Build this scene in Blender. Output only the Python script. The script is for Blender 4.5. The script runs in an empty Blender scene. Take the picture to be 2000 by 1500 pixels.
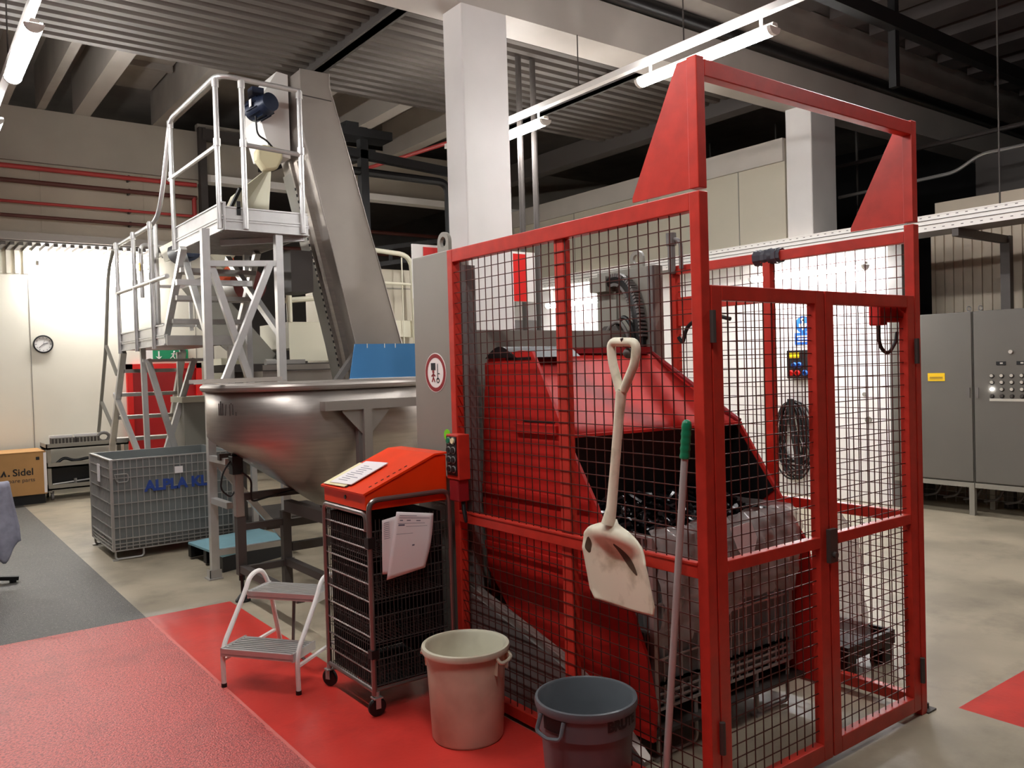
import bpy, math, random
from mathutils import Vector, Matrix
random.seed(7)
S = bpy.context.scene
COL = S.collection

# ------------------------------------------------------------------ camera
cam = bpy.data.cameras.new('camera')
cam.sensor_width = 36.0
cam.lens = 36.0 * 1615.29 / 2000.0
cam.clip_start, cam.clip_end = 0.05, 200
co = bpy.data.objects.new('camera', cam)
COL.objects.link(co)
RT = Vector((0.79892, -0.60074, -0.02900))
DN = Vector((-0.03611, 0.00021, -0.99935))
FW = Vector((0.60036, 0.79944, -0.02153))
m3 = Matrix((RT, -DN, -FW)).transposed()
co.matrix_world = Matrix.Translation((0, 0, 1.6)) @ m3.to_4x4()
S.camera = co

# ------------------------------------------------------------------ view / world
S.view_settings.view_transform = 'Standard'
S.view_settings.look = 'None'
S.view_settings.gamma = 1.0
S.view_settings.use_curve_mapping = False
S.view_settings.exposure = 2.0
W = bpy.data.worlds.new('world')
S.world = W
W.use_nodes = True
W.node_tree.nodes['Background'].inputs[0].default_value = (0.9, 0.85, 0.8, 1)
W.node_tree.nodes['Background'].inputs[1].default_value = 0.03
LAMP = 30.0          # emission of the fluorescent tubes


# ------------------------------------------------------------------ materials
def lin(h):
    h = h.lstrip('#')
    r = []
    for i in (0, 2, 4):
        c = int(h[i:i + 2], 16) / 255
        r.append(c / 12.92 if c <= .04045 else ((c + .055) / 1.055) ** 2.4)
    return (r[0], r[1], r[2], 1)


def mat(name, col, rough=.5, metal=0.0, var=0.0, scale=6.0, bump=0.0, bscale=None, col2=None, spec=.5, stretch=None,
        detail=4, coat=0, ramp=(.35, .65)):
    m = bpy.data.materials.new(name)
    m.use_nodes = True
    nt = m.node_tree
    b = nt.nodes['Principled BSDF']
    b.inputs['Roughness'].default_value = rough
    b.inputs['Metallic'].default_value = metal
    b.inputs['Specular IOR Level'].default_value = spec
    b.inputs['Coat Weight'].default_value = coat
    c = lin(col)
    b.inputs['Base Color'].default_value = c
    if var or col2 or bump:
        tc = nt.nodes.new('ShaderNodeTexCoord')
        mp = nt.nodes.new('ShaderNodeMapping')
        if stretch:
            mp.inputs['Scale'].default_value = stretch
        nt.links.new(tc.outputs['Object'], mp.inputs[0])
        if var or col2:
            n = nt.nodes.new('ShaderNodeTexNoise')
            n.inputs['Scale'].default_value = scale
            n.inputs['Detail'].default_value = detail
            nt.links.new(mp.outputs[0], n.inputs[0])
            r = nt.nodes.new('ShaderNodeValToRGB')
            r.color_ramp.elements[0].position = ramp[0]
            r.color_ramp.elements[1].position = ramp[1]
            if col2:
                r.color_ramp.elements[0].color = lin(col2)
                r.color_ramp.elements[1].color = c
            else:
                r.color_ramp.elements[0].color = tuple(x * (1 - var) for x in c[:3]) + (1,)
                r.color_ramp.elements[1].color = tuple(min(1, x * (1 + var * .4)) for x in c[:3]) + (1,)
            nt.links.new(n.outputs['Fac'], r.inputs[0])
            nt.links.new(r.outputs[0], b.inputs['Base Color'])
        if bump:
            n2 = nt.nodes.new('ShaderNodeTexNoise')
            n2.inputs['Scale'].default_value = bscale or scale * 4
            n2.inputs['Detail'].default_value = 3
            nt.links.new(mp.outputs[0], n2.inputs[0])
            bp = nt.nodes.new('ShaderNodeBump')
            bp.inputs['Strength'].default_value = bump
            bp.inputs['Distance'].default_value = .01
            nt.links.new(n2.outputs['Fac'], bp.inputs['Height'])
            nt.links.new(bp.outputs[0], b.inputs['Normal'])
    return m


def stains(m, scale, dark, lo=.45, hi=.62, fleck=None):
    """lay worn dark patches (and pale flecks) over a floor colour"""
    nt = m.node_tree; b = nt.nodes['Principled BSDF']
    src = b.inputs['Base Color'].links[0].from_socket
    tc = nt.nodes.new('ShaderNodeTexCoord')
    def layer(src, sc, lo, hi, col, det, fac):
        n = nt.nodes.new('ShaderNodeTexNoise'); n.inputs['Scale'].default_value = sc; n.inputs['Detail'].default_value = det
        n.inputs['Roughness'].default_value = .65
        nt.links.new(tc.outputs['Object'], n.inputs[0])
        r = nt.nodes.new('ShaderNodeMapRange'); r.inputs[1].default_value = lo; r.inputs[2].default_value = hi
        r.inputs[3].default_value = 0; r.inputs[4].default_value = fac
        nt.links.new(n.outputs['Fac'], r.inputs[0])
        mx = nt.nodes.new('ShaderNodeMix'); mx.data_type = 'RGBA'
        nt.links.new(r.outputs[0], mx.inputs[0]); nt.links.new(src, mx.inputs[6]); mx.inputs[7].default_value = lin(col)
        return mx.outputs[2]
    o = layer(src, scale, lo, hi, dark, 8, .6)
    if fleck:
        o = layer(o, 70, .64, .70, fleck, 2, .8)
    nt.links.new(o, b.inputs['Base Color'])
    return m


def emat(name, col, strength):
    m = bpy.data.materials.new(name)
    m.use_nodes = True
    nt = m.node_tree
    b = nt.nodes['Principled BSDF']
    b.inputs['Base Color'].default_value = lin(col)
    b.inputs['Emission Color'].default_value = lin(col)
    b.inputs['Emission Strength'].default_value = strength
    return m


def plastic_film(name, alpha=.35):
    m = bpy.data.materials.new(name)
    m.use_nodes = True
    nt = m.node_tree
    b = nt.nodes['Principled BSDF']
    b.inputs['Base Color'].default_value = lin('#cfc8c4')
    b.inputs['Roughness'].default_value = .12
    t = nt.nodes.new('ShaderNodeBsdfTransparent')
    mx = nt.nodes.new('ShaderNodeMixShader')
    mx.inputs[0].default_value = alpha
    out = nt.nodes['Material Output']
    nt.links.new(t.outputs[0], mx.inputs[1])
    nt.links.new(b.outputs[0], mx.inputs[2])
    nt.links.new(mx.outputs[0], out.inputs[0])
    return m


M = {}
M['concrete'] = mat('concrete_floor', '#a89c86', .42, var=.28, scale=1.3, bump=.08, bscale=60, detail=6)
M['asphalt'] = mat('grey_coarse_floor', '#595650', .5, var=.3, scale=45, bump=.5, bscale=140)
M['redcoarse'] = mat('red_coarse_floor', '#d65f59', .30, col2='#8e2f2c', scale=75, bump=.5, bscale=130, ramp=(.32, .56))
stains(M['redcoarse'], 1.7, '#8a3a38', .50, .68)
M['redsmooth'] = mat('red_smooth_floor', '#d43d34', .28, var=.12, scale=3, bump=.06, bscale=50)
stains(M['redsmooth'], 2.2, '#a52a26', .52, .7)
stains(M['concrete'], 1.6, '#6f6657', .5, .68)
stains(M['asphalt'], 1.2, '#45423d', .5, .7, '#a8a297')
M['seam'] = mat('red_floor_seam', '#d87068', .45)
M['wallwhite'] = mat('cream_wall_panel', '#e6e0cf', .45, var=.05, scale=1)
M['wallgrey'] = mat('pale_concrete_wall', '#a89f91', .7, var=.08, scale=1.2)
M['wallpanel'] = mat('cream_ribbed_panel', '#bdb09c', .6, var=.08, scale=2)
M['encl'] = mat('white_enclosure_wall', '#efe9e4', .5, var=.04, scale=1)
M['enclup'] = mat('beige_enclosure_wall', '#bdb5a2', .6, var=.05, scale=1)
M['darkwall'] = mat('dark_hall', '#1d1a1a', .8, var=.2, scale=2)
M['darkceil'] = mat('dark_ceiling_panel', '#4a4340', .75, var=.25, scale=2)
M['ceil'] = mat('concrete_ceiling', '#9b938a', .8, var=.15, scale=2)
M['beam'] = mat('pale_beam_paint', '#b3aba1', .6, var=.06, scale=2)
M['column'] = mat('white_column_paint', '#dcd7d2', .55, var=.05, scale=2)
M['slat'] = mat('galvanised_ceiling_sheet', '#5c544d', .5, metal=.3, var=.2, scale=3, stretch=(.4, 4, 4))
M['darksteel'] = mat('dark_painted_steel', '#4b4541', .55, metal=.3)
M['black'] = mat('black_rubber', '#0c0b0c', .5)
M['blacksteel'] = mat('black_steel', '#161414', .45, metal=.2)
M['redpaint'] = mat('red_cage_paint', '#c23325', .38, var=.14, scale=14, bump=.04, bscale=30)
M['redbin'] = mat('red_bucket_paint', '#c2241c', .55, var=.15, scale=5, spec=.35)
M['orange'] = mat('orange_enamel', '#f4400f', .34, var=.06, scale=6)
M['wire'] = mat('mesh_wire', '#5a2f28', .45, metal=.5, var=.3, scale=20)
M['wiresteel'] = mat('galvanised_wire', '#b3b0ac', .38, metal=.55)
M['tubesteel'] = mat('trolley_tube', '#8b817c', .32, metal=.75)
M['alu'] = mat('aluminium', '#cfcdca', .38, metal=.7, var=.06, scale=10)
M['aludeck'] = mat('grooved_aluminium', '#aaa6a0', .42, metal=.6, var=.1, scale=10)
M['stainless'] = mat('brushed_stainless', '#b2aaa2', .42, metal=.85, var=.1, scale=4, bump=.03, bscale=8, stretch=(1, 1, 12))
M['stainlesspl'] = mat('stainless_panel', '#a39b93', .42, metal=.65, var=.06, scale=3)
M['greypaint'] = mat('grey_machine_paint', '#8a867c', .42, var=.05, scale=2)
M['greydark'] = mat('dark_grey_machine_paint', '#6c6763', .5, var=.1, scale=3)
M['cabinet'] = mat('cabinet_grey', '#6a665f', .36, var=.04, scale=2)
M['cabframe'] = mat('cabinet_base_frame', '#8c877c', .5)
M['greyplastic'] = mat('grey_liner_plastic', '#777a78', .45, var=.08, scale=6)
M['brute'] = mat('grey_bin_plastic', '#5d6266', .42, var=.06, scale=8)
M['whiteplastic'] = mat('white_bin_plastic', '#d8d4bc', .42, col2='#b5ac94', scale=3.5, bump=.03, ramp=(.25, .5))
M['shovel'] = mat('dirty_white_plastic', '#e6dfc6', .42, col2='#aaa080', scale=9, ramp=(.25, .48))
M['dirt'] = mat('brown_dirt', '#4a3a26', .7)
M['green'] = mat('green_grip_plastic', '#0d7a52', .4)
M['polealu'] = mat('pole_aluminium', '#b4b2ae', .4, metal=.25)
M['paper'] = mat('paper', '#ece4e2', .7)
M['cream'] = mat('cream_card', '#e8dcae', .7)
M['ink'] = mat('grey_ink', '#6d6a78', .7)
M['blackink'] = mat('black_ink', '#17161a', .5)
M['cardboard'] = mat('cardboard', '#b98a54', .7, var=.08, scale=4)
M['bluetext'] = mat('blue_paint', '#27448f', .5)
M['bluepanel'] = mat('blue_panel', '#3f82bb', .45)
M['bluepallet'] = mat('pale_blue_board', '#7fa9b3', .55, var=.08)
M['signblue'] = mat('sign_blue', '#1f57b5', .4)
M['white'] = mat('white_enamel', '#eeeae4', .45)
M['signgreen'] = mat('sign_green', '#0f8a5a', .4)
M['signred'] = mat('sign_red', '#dd1a14', .45)
M['signmaroon'] = mat('sign_dark_red', '#8e1a20', .45)
M['yellow'] = mat('yellow_label', '#f2c410', .5)
M['lime'] = mat('lime_sticker', '#7be01e', .5)
M['pipered'] = mat('red_pipe', '#b23c38', .45)
M['pipedark'] = mat('dark_red_pipe', '#5e3028', .55)
M['doorred'] = mat('red_door', '#b3191d', .4)
M['jacket'] = mat('grey_cloth', '#8e8e9c', .85, var=.15, scale=20, bump=.1)
M['motor'] = mat('dark_blue_motor', '#182238', .4, metal=.2)
M['ivory'] = mat('ivory_plastic', '#d9cfa8', .5)
M['machwhite'] = mat('cream_machine_cover', '#dcd7c0', .45)
M['orangehood'] = mat('orange_hood', '#d9562c', .45)
M['brownred'] = mat('brown_red_drum', '#5e2621', .4)
M['film'] = plastic_film('clear_film', .5)
M['filmwrap'] = plastic_film('wrap_film', .42)
M['preform'] = mat('black_preform', '#0d0c0e', .22)
M['lamp'] = emat('lamp_diffuser', '#f7f6f6', LAMP)
M['lampbody'] = mat('lamp_housing', '#d8d4cc', .5)
M['litbutton'] = emat('lit_white_button', '#ffffff', 6)
M['button'] = mat('pale_button', '#c9c4b8', .4)
M['tape'] = mat('grey_tape', '#4a4a52', .5, bump=.3)
M['bluesocket'] = mat('blue_socket', '#2a62b8', .4)


# ------------------------------------------------------------------ mesh builder
class MB:
    def __init__(s):
        s.v = []; s.f = []

    def add(s, vs, fs):
        o = len(s.v)
        s.v += [Vector(p) for p in vs]
        s.f += [[i + o for i in f] for f in fs]
        return s

    def box(s, x0, x1, y0, y1, z0, z1):
        v = [(x, y, z) for x in (x0, x1) for y in (y0, y1) for z in (z0, z1)]
        return s.add(v, [(0, 1, 3, 2), (4, 6, 7, 5), (0, 4, 5, 1), (2, 3, 7, 6), (0, 2, 6, 4), (1, 5, 7, 3)])

    def bar(s, p, q, w, h=None, up=(0, 0, 1)):
        h = h or w
        p, q = Vector(p), Vector(q)
        d = (q - p).normalized(); up = Vector(up)
        if abs(d.dot(up)) > .98:
            up = Vector((0, 1, 0))
        a = d.cross(up).normalized() * w / 2
        b = a.cross(d).normalized() * h / 2
        v = [c + i * a + j * b for c in (p, q) for i, j in ((-1, -1), (1, -1), (1, 1), (-1, 1))]
        return s.add(v, [(0, 3, 2, 1), (4, 5, 6, 7), (0, 1, 5, 4), (1, 2, 6, 5), (2, 3, 7, 6), (3, 0, 4, 7)])

    def tube(s, pts, r, n=10, closed=False, cap=True):
        pts = [Vector(p) for p in pts]
        N = len(pts); rings = []
        t0 = (pts[1] - pts[0]).normalized()
        u = t0.orthogonal().normalized(); prev = t0
        for i, p in enumerate(pts):
            if closed:
                t = (pts[(i + 1) % N] - pts[i - 1]).normalized()
            elif i == 0:
                t = t0
            elif i == N - 1:
                t = (pts[-1] - pts[-2]).normalized()
            else:
                t = ((pts[i + 1] - p).normalized() + (p - pts[i - 1]).normalized()).normalized()
            ax = prev.cross(t)
            if ax.length > 1e-7:
                u = Matrix.Rotation(prev.angle(t), 3, ax) @ u
            prev = t
            w = t.cross(u).normalized()
            rr = r[i] if isinstance(r, (list, tuple)) else r
            rings.append([p + rr * (math.cos(a) * u + math.sin(a) * w) for a in [2 * math.pi * k / n for k in range(n)]])
        vs = [x for g in rings for x in g]; fs = []
        for i in range(N if closed else N - 1):
            j = (i + 1) % N
            for k in range(n):
                l = (k + 1) % n
                fs.append((i * n + k, i * n + l, j * n + l, j * n + k))
        if cap and not closed:
            fs.append(tuple(range(n - 1, -1, -1))); fs.append(tuple((N - 1) * n + k for k in range(n)))
        return s.add(vs, fs)

    def lathe(s, prof, c, n=40, ax=(0, 0, 1), closed=False):
        """prof: (radius, height) list turned about an axis through c"""
        ax = Vector(ax).normalized(); u = ax.orthogonal().normalized()
        if abs(ax.z) > .99:
            u = Vector((1, 0, 0))
        w = ax.cross(u); c = Vector(c); vs = []; fs = []
        for r, h in prof:
            for k in range(n):
                a = 2 * math.pi * k / n
                vs.append(c + ax * h + max(r, 1e-4) * (math.cos(a) * u + math.sin(a) * w))
        m = len(prof)
        for i in range(m if closed else m - 1):
            j = (i + 1) % m
            for k in range(n):
                l = (k + 1) % n
                fs.append((i * n + k, i * n + l, j * n + l, j * n + k))
        return s.add(vs, fs)

    def cyl(s, p, q, r, n=16, r2=None):
        return s.tube([p, q], [r, r2 if r2 is not None else r], n)

    def prism(s, poly, vec):
        poly = [Vector(p) for p in poly]; vec = Vector(vec); n = len(poly)
        vs = poly + [p + vec for p in poly]
        fs = [tuple(range(n - 1, -1, -1)), tuple(range(n, 2 * n))]
        fs += [(i, (i + 1) % n, n + (i + 1) % n, n + i) for i in range(n)]
        return s.add(vs, fs)

    def xz(s, poly, y0, y1):
        return s.prism([(x, y0, z) for x, z in poly], (0, y1 - y0, 0))

    def yz(s, poly, x0, x1):
        return s.prism([(x0, y, z) for y, z in poly], (x1 - x0, 0, 0))

    def grid(s, fn, nu, nv):
        vs = [fn(i / nu, j / nv) for i in range(nu + 1) for j in range(nv + 1)]
        fs = []
        for i in range(nu):
            for j in range(nv):
                a = i * (nv + 1) + j
                fs.append((a, a + 1, a + nv + 2, a + nv + 1))
        return s.add(vs, fs)

    def sphere(s, c, r, n=12, sq=(1, 1, 1)):
        c = Vector(c)
        pr = [(r * math.sin(math.pi * i / n), -r * math.cos(math.pi * i / n)) for i in range(n + 1)]
        o = len(s.v); s.lathe(pr, (0, 0, 0), n * 2)
        for i in range(o, len(s.v)):
            p = s.v[i]; s.v[i] = c + Vector((p.x * sq[0], p.y * sq[1], p.z * sq[2]))
        return s

    def wires(s, o, u, v, lu, lv, su, sv, t):
        """welded wire mesh: origin o, unit dirs u,v, lengths, spacings, thickness"""
        o, u, v = Vector(o), Vector(u), Vector(v); n = u.cross(v)
        k = max(1, round(lu / su))
        for i in range(1, k):
            s.bar(o + u * (lu * i / k) + n * t * .5, o + u * (lu * i / k) + v * lv + n * t * .5, t, t, up=tuple(n))
        k = max(1, round(lv / sv))
        for i in range(1, k):
            s.bar(o + v * (lv * i / k) - n * t * .5, o + v * (lv * i / k) + u * lu - n * t * .5, t, t, up=tuple(n))
        return s


def path(pts, rad, seg=5):
    """polyline with rounded corners"""
    pts = [Vector(p) for p in pts]; out = [pts[0]]
    for i in range(1, len(pts) - 1):
        p, a, b = pts[i], pts[i - 1], pts[i + 1]
        r = min(rad, (a - p).length * .49, (b - p).length * .49)
        s, e = p + (a - p).normalized() * r, p + (b - p).normalized() * r
        for k in range(seg + 1):
            t = k / seg
            out.append((1 - t) ** 2 * s + 2 * t * (1 - t) * p + t * t * e)
    out.append(pts[-1])
    return out


def wmat(o):
    m = Matrix.Identity(4)
    while o:
        m = Matrix.Translation(o.location) @ o.rotation_euler.to_matrix().to_4x4() @ m
        o = o.parent
    return m


def build(name, mb, material, parent=None, label=None, bevel=0, smooth=True, local=False, ang=35, solid=0, sub=0, split=False):
    if split:                       # every loose piece becomes a part of its own
        par_ = list(range(len(mb.v)))
        def find(i):
            while par_[i] != i:
                par_[i] = par_[par_[i]]; i = par_[i]
            return i
        for f in mb.f:
            for i in f[1:]:
                par_[find(i)] = find(f[0])
        comp = {}
        for f in mb.f:
            comp.setdefault(find(f[0]), []).append(f)
        last = None
        for fs in comp.values():
            ids = sorted({i for f in fs for i in f}); mp = {i: k for k, i in enumerate(ids)}
            q = MB(); q.v = [mb.v[i] for i in ids]; q.f = [[mp[i] for i in f] for f in fs]
            last = build(name, q, material, parent, label, bevel, smooth, local, ang, solid, sub)
        return last
    me = bpy.data.meshes.new(name)
    vs = mb.v
    if parent and not local:
        inv = wmat(parent).inverted()
        vs = [inv @ p for p in vs]
    me.from_pydata([tuple(p) for p in vs], [], mb.f)
    me.update()
    import bmesh
    bm = bmesh.new(); bm.from_mesh(me); bmesh.ops.recalc_face_normals(bm, faces=bm.faces); bm.to_mesh(me); bm.free()
    if smooth:
        me.polygons.foreach_set('use_smooth', [True] * len(me.polygons))
        me.set_sharp_from_angle(angle=math.radians(ang))
    me.materials.append(material)
    o = bpy.data.objects.new(name, me)
    COL.objects.link(o)
    if parent:
        o.parent = parent
    if label:
        o['label'] = label
    if solid:
        d = o.modifiers.new('solid', 'SOLIDIFY'); d.thickness = solid; d.offset = 0
    if bevel:
        d = o.modifiers.new('bevel', 'BEVEL'); d.width = bevel; d.segments = 2; d.limit_method = 'ANGLE'; d.angle_limit = .7
    if sub:
        d = o.modifiers.new('sub', 'SUBSURF'); d.levels = sub; d.render_levels = sub
    return o


def tag(o, label, cat, group=None, kind=None):
    o['label'] = label; o['category'] = cat
    if group: o['group'] = group
    if kind: o['kind'] = kind
    return o


def thing(name, label, cat, loc=(0, 0, 0), rz=0, group=None):
    o = bpy.data.objects.new(name, None)
    o.empty_display_size = .1
    COL.objects.link(o)
    o.location = loc; o.rotation_euler = (0, 0, rz)
    return tag(o, label, cat, group)


def struct(name, mb, material, parent=None, **k):
    o = build(name, mb, material, parent, **k)
    if not parent:
        o['kind'] = 'structure'
    return o


def text(name, body, size, org, xd, yd, material, parent=None, thick=.0015, bold=0.0, warp=None, align='LEFT'):
    cu = bpy.data.curves.new('txt', 'FONT')
    cu.body = body; cu.size = size; cu.extrude = 0; cu.offset = bold; cu.align_x = align
    cu.resolution_u = 3
    t = bpy.data.objects.new('txt', cu)
    COL.objects.link(t)
    bpy.context.view_layer.update()
    dg = bpy.context.evaluated_depsgraph_get()
    me = bpy.data.meshes.new_from_object(t.evaluated_get(dg))
    bpy.data.objects.remove(t); bpy.data.curves.remove(cu)
    org, xd, yd = Vector(org), Vector(xd).normalized(), Vector(yd).normalized()
    zd = xd.cross(yd)
    mb = MB()
    mb.v = [warp(v.co.x, v.co.y) if warp else org + xd * v.co.x + yd * v.co.y for v in me.vertices]
    mb.f = [list(p.vertices) for p in me.polygons]
    bpy.data.meshes.remove(me)
    return build(name, mb, material, parent, smooth=False)


def disc(c, n, r, t=.003, k=32, r0=0):
    """flat disc or ring with outward normal n"""
    n = Vector(n).normalized(); mb = MB()
    if r0:
        mb.lathe([(r0, 0), (r, 0), (r, t), (r0, t)], c, k, n, closed=True)
    else:
        mb.lathe([(0, 0), (r, 0), (r, t), (0, t)], c, k, n)
    return mb


def copy_tree(o, parent=None):
    c = o.copy(); COL.objects.link(c)
    if parent: c.parent = parent
    for ch in list(o.children):
        copy_tree(ch, c)
    return c


# ================================================================== SETTING
# floor: one slab with painted fields
xs = [-12, 1.303, 1.318, 1.86, 2.19, 3.8, 16]
ys = [-9, 1.775, 3.95, 5.86, 19]
fm = MB(); slots = []
for j in range(4):
    for i in range(6):
        x0, x1, y0, y1 = xs[i], xs[i + 1], ys[j], ys[j + 1]
        fm.add([(x0, y0, 0), (x1, y0, 0), (x1, y1, 0), (x0, y1, 0)], [(0, 1, 2, 3)])
        xm, ym = (x0 + x1) / 2, (y0 + y1) / 2
        if ym > 5.86:
            k = 1 if xm < 1.303 else 0
        elif xm < 1.303:
            k = 2
        elif xm < 1.318:
            k = 4
        elif xm < 1.86 or (xm < 2.19 and ym < 3.95):
            k = 3
        elif xm > 3.8 and ym < 1.775:
            k = 3
        else:
            k = 0
        slots.append(k)
fl = struct('floor', fm, M['concrete'], smooth=False)
for k in ('asphalt', 'redcoarse', 'redsmooth', 'seam'):
    fl.data.materials.append(M[k])
# faces may be flipped by the normal pass but keep their order
fl.data.polygons.foreach_set('material_index', slots)

# far left-hand wall (behind the clock): lower wall set back under a ledge
struct('wall_back', MB().box(-12, 4.25, 13.0, 13.25, 0, 3.42), M['wallwhite'], smooth=False)
up = MB().box(-12, 3.72, 12.5, 12.62, 3.52, 4.46)
for x in (-2.2, -.9, .4, 1.68, 2.96):
    up.box(x - .004, x + .004, 12.494, 12.5, 3.52, 4.46)
struct('wall_back_panels', up, M['wallpanel'], smooth=False)
struct('wall_back_upper', MB().box(-12, 3.74, 12.44, 12.62, 4.46, 5.16), M['wallgrey'], smooth=False)
struct('trim_1', MB().box(-12, 3.74, 12.36, 12.62, 3.42, 3.52), M['beam'], smooth=False)
sof = MB()
for i in range(150):
    x = -11.2 + i * .1
    sof.box(x, x + .05, 12.45, 13.0, 3.36, 3.42)
sof.box(-12, 4, 12.4, 13.0, 3.40, 3.43)
struct('ceiling_ledge', sof, M['greydark'], smooth=False)
rib = MB()
for i in range(36):
    x = -2 + i * .1
    rib.box(x, x + .05, 12.97, 13.0, 3.05, 3.40)
struct('trim_2', rib, M['wallwhite'], smooth=False)
jn = MB()
for x in (-.75, .42, 1.55, 3.75):
    jn.box(x - .005, x + .005, 12.996, 13.0, 0, 3.05)
struct('trim_3', jn, M['cabframe'], smooth=False)
# upper fascia running on to the right with its bright lower edge
struct('wall_back_fascia', MB().box(3.74, 12, 12.5, 12.62, 4.55, 5.3), M['wallgrey'], smooth=False)
struct('trim_4', MB().box(3.74, 12, 12.4, 12.62, 4.44, 4.545), M['white'], smooth=False)
struct('wall_far', MB().box(3.9, 16, 17.5, 17.7, 0, 6), M['greydark'], smooth=False)
struct('ceiling_far', MB().box(3.7, 9, 12.7, 17.6, 4.75, 4.85), M['darkceil'], smooth=False)

# door in the far wall
dr = MB().box(2.80, 3.75, 12.985, 13.02, 0, 1.72)
d1 = struct('door_1', dr, M['doorred'], smooth=False)
fr = MB().box(2.74, 2.82, 12.93, 13.0, 0, 1.79).box(3.72, 3.80, 12.93, 13.0, 0, 1.79).box(2.74, 3.8, 12.93, 13.0, 1.71, 1.79)
struct('door_frame', fr, M['signred'], d1, smooth=False)
struct('door_handle', MB().box(3.55, 3.58, 12.95, 12.985, .85, 1.0).box(3.46, 3.57, 12.93, 12.95, .93, .96), M['black'], d1, smooth=False)

# enclosure wall on the right
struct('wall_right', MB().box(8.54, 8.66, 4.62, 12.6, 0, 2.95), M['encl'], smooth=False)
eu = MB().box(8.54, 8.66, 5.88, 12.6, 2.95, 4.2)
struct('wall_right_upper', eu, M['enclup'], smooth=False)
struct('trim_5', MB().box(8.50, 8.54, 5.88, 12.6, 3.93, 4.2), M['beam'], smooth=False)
j2 = MB()
for y in (6.55, 8.1, 9.65, 11.2):
    j2.box(8.534, 8.54, y - .006, y + .006, 2.6, 3.93)
struct('trim_6', j2, M['cabframe'], smooth=False)
struct('trim_7', MB().box(8.50, 8.62, 4.47, 4.62, 0, 2.8), M['greydark'], smooth=False)
cw = MB().box(9.5, 9.6, -6, 4.6, 0, 3.3)
for i in range(75):
    y = -2.8 + i * .1
    cw.box(9.475, 9.5, y, y + .04, 0, 3.0)
struct('wall_ribbed', cw, M['wallpanel'], smooth=False)
# the dark hall around
struct('wall_far_right', MB().box(15.8, 16, -9, 19, 0, 6), M['darkwall'], smooth=False)
struct('wall_left', MB().box(-12.2, -12, -9, 19, 0, 6), M['wallgrey'], smooth=False)
struct('wall_front', MB().box(-12, 16, -9.2, -9, 0, 6), M['wallgrey'], smooth=False)
struct('ceiling', MB().box(-12, 16, -9, 5.2, 5.35, 5.45), M['darkceil'], smooth=False)
struct('ceiling_upper', MB().box(-12, 16, 5.2, 17.7, 5.75, 5.85), M['ceil'], smooth=False)

# suspended ceiling of profiled sheet, ribs along x, in three bays
def sheet_bay(name, x0, x1, y0, y1, z):
    mb = MB(); p = .165; y = y0; prof = []
    while y < y1:
        prof += [(y, z), (y + .075, z), (y + .095, z + .06), (y + .145, z + .06)]
        y += p
    vs = [(x, a, b) for x in (x0, x1) for a, b in prof]; n = len(prof)
    mb.add(vs, [(i, i + 1, n + i + 1, n + i) for i in range(n - 1)])
    return struct(name, mb, M['slat'], smooth=False, solid=.004)
sheet_bay('ceiling_sheet', -6, 3.49, 5.92, 8.45, 4.684)
sheet_bay('ceiling_sheet_middle', 3.57, 6.29, 5.92, 8.45, 4.684)
sheet_bay('ceiling_sheet_right', 6.39, 8.04, 5.92, 8.45, 4.684)
for n, x, w in (('trim_8', 3.53, .09), ('trim_9', 6.34, .10)):
    struct(n, MB().box(x - w / 2, x + w / 2, 5.92, 8.5, 4.60, 4.72).box(x - w * .8, x + w * .8, 5.92, 8.5, 4.60, 4.61), M['darksteel'], smooth=False)
struct('trim_10', MB().box(8.04, 8.25, 5.9, 12.4, 4.53, 4.81), M['darksteel'], smooth=False)
# concrete beams and coffers above the gap towards the far wall
for k, (x, w, mname) in enumerate([(-2.6, .16, 'beam'), (-.95, .16, 'beam'), (1.22, .12, 'beam'), (1.66, .10, 'ceil'), (2.1, .2, 'beam'), (3.1, .22, 'ceil'), (4.5, .2, 'beam'), (5.6, .2, 'beam'), (6.8, .2, 'beam')]):
    struct('trim_%d' % (11 + k), MB().box(x, x + w, 7.6, 12.5, 5.16, 5.75), M[mname], smooth=False)
cf = MB()
for (a, b, c, d) in ((2.36, 3.06, 8.4, 12.3),):
    cf.box(a, b, c, d, 5.60, 5.64)
    for y in (9.6, 11.2):
        cf.box(a, b, y - .03, y + .03, 5.52, 5.6)
    cf.box(a + .2, b - .2, 10.15, 10.7, 5.50, 5.6)
struct('trim_20', cf, M['ceil'], smooth=False)
struct('trim_21', MB().box(2.62, 2.84, 10.3, 10.55, 5.48, 5.5), M['black'], smooth=False)

# white columns and the main beam
struct('trim_22', MB().box(3.753, 4.206, 5.53, 5.81, 0, 4.53), M['column'], smooth=False, bevel=.012)
struct('trim_23', MB().box(8.552, 9.05, 5.53, 5.87, 0, 4.53), M['column'], smooth=False, bevel=.012)
struct('trim_24', MB().box(-12, 16, 5.53, 5.91, 4.52, 4.90), M['beam'], smooth=False)
struct('trim_25', MB().box(-12, 16, 5.2, 5.7, 5.02, 5.34), M['ceil'], smooth=False)
# far column stub seen dark
# dark ceiling panels over the right-hand bay
pn = MB()
for i in range(14):
    x = 5.0 + i * .78
    pn.box(x, x + .42, -2, 5.0, 5.18, 5.35)
struct('trim_27', pn, M['darkceil'], smooth=False)


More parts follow.
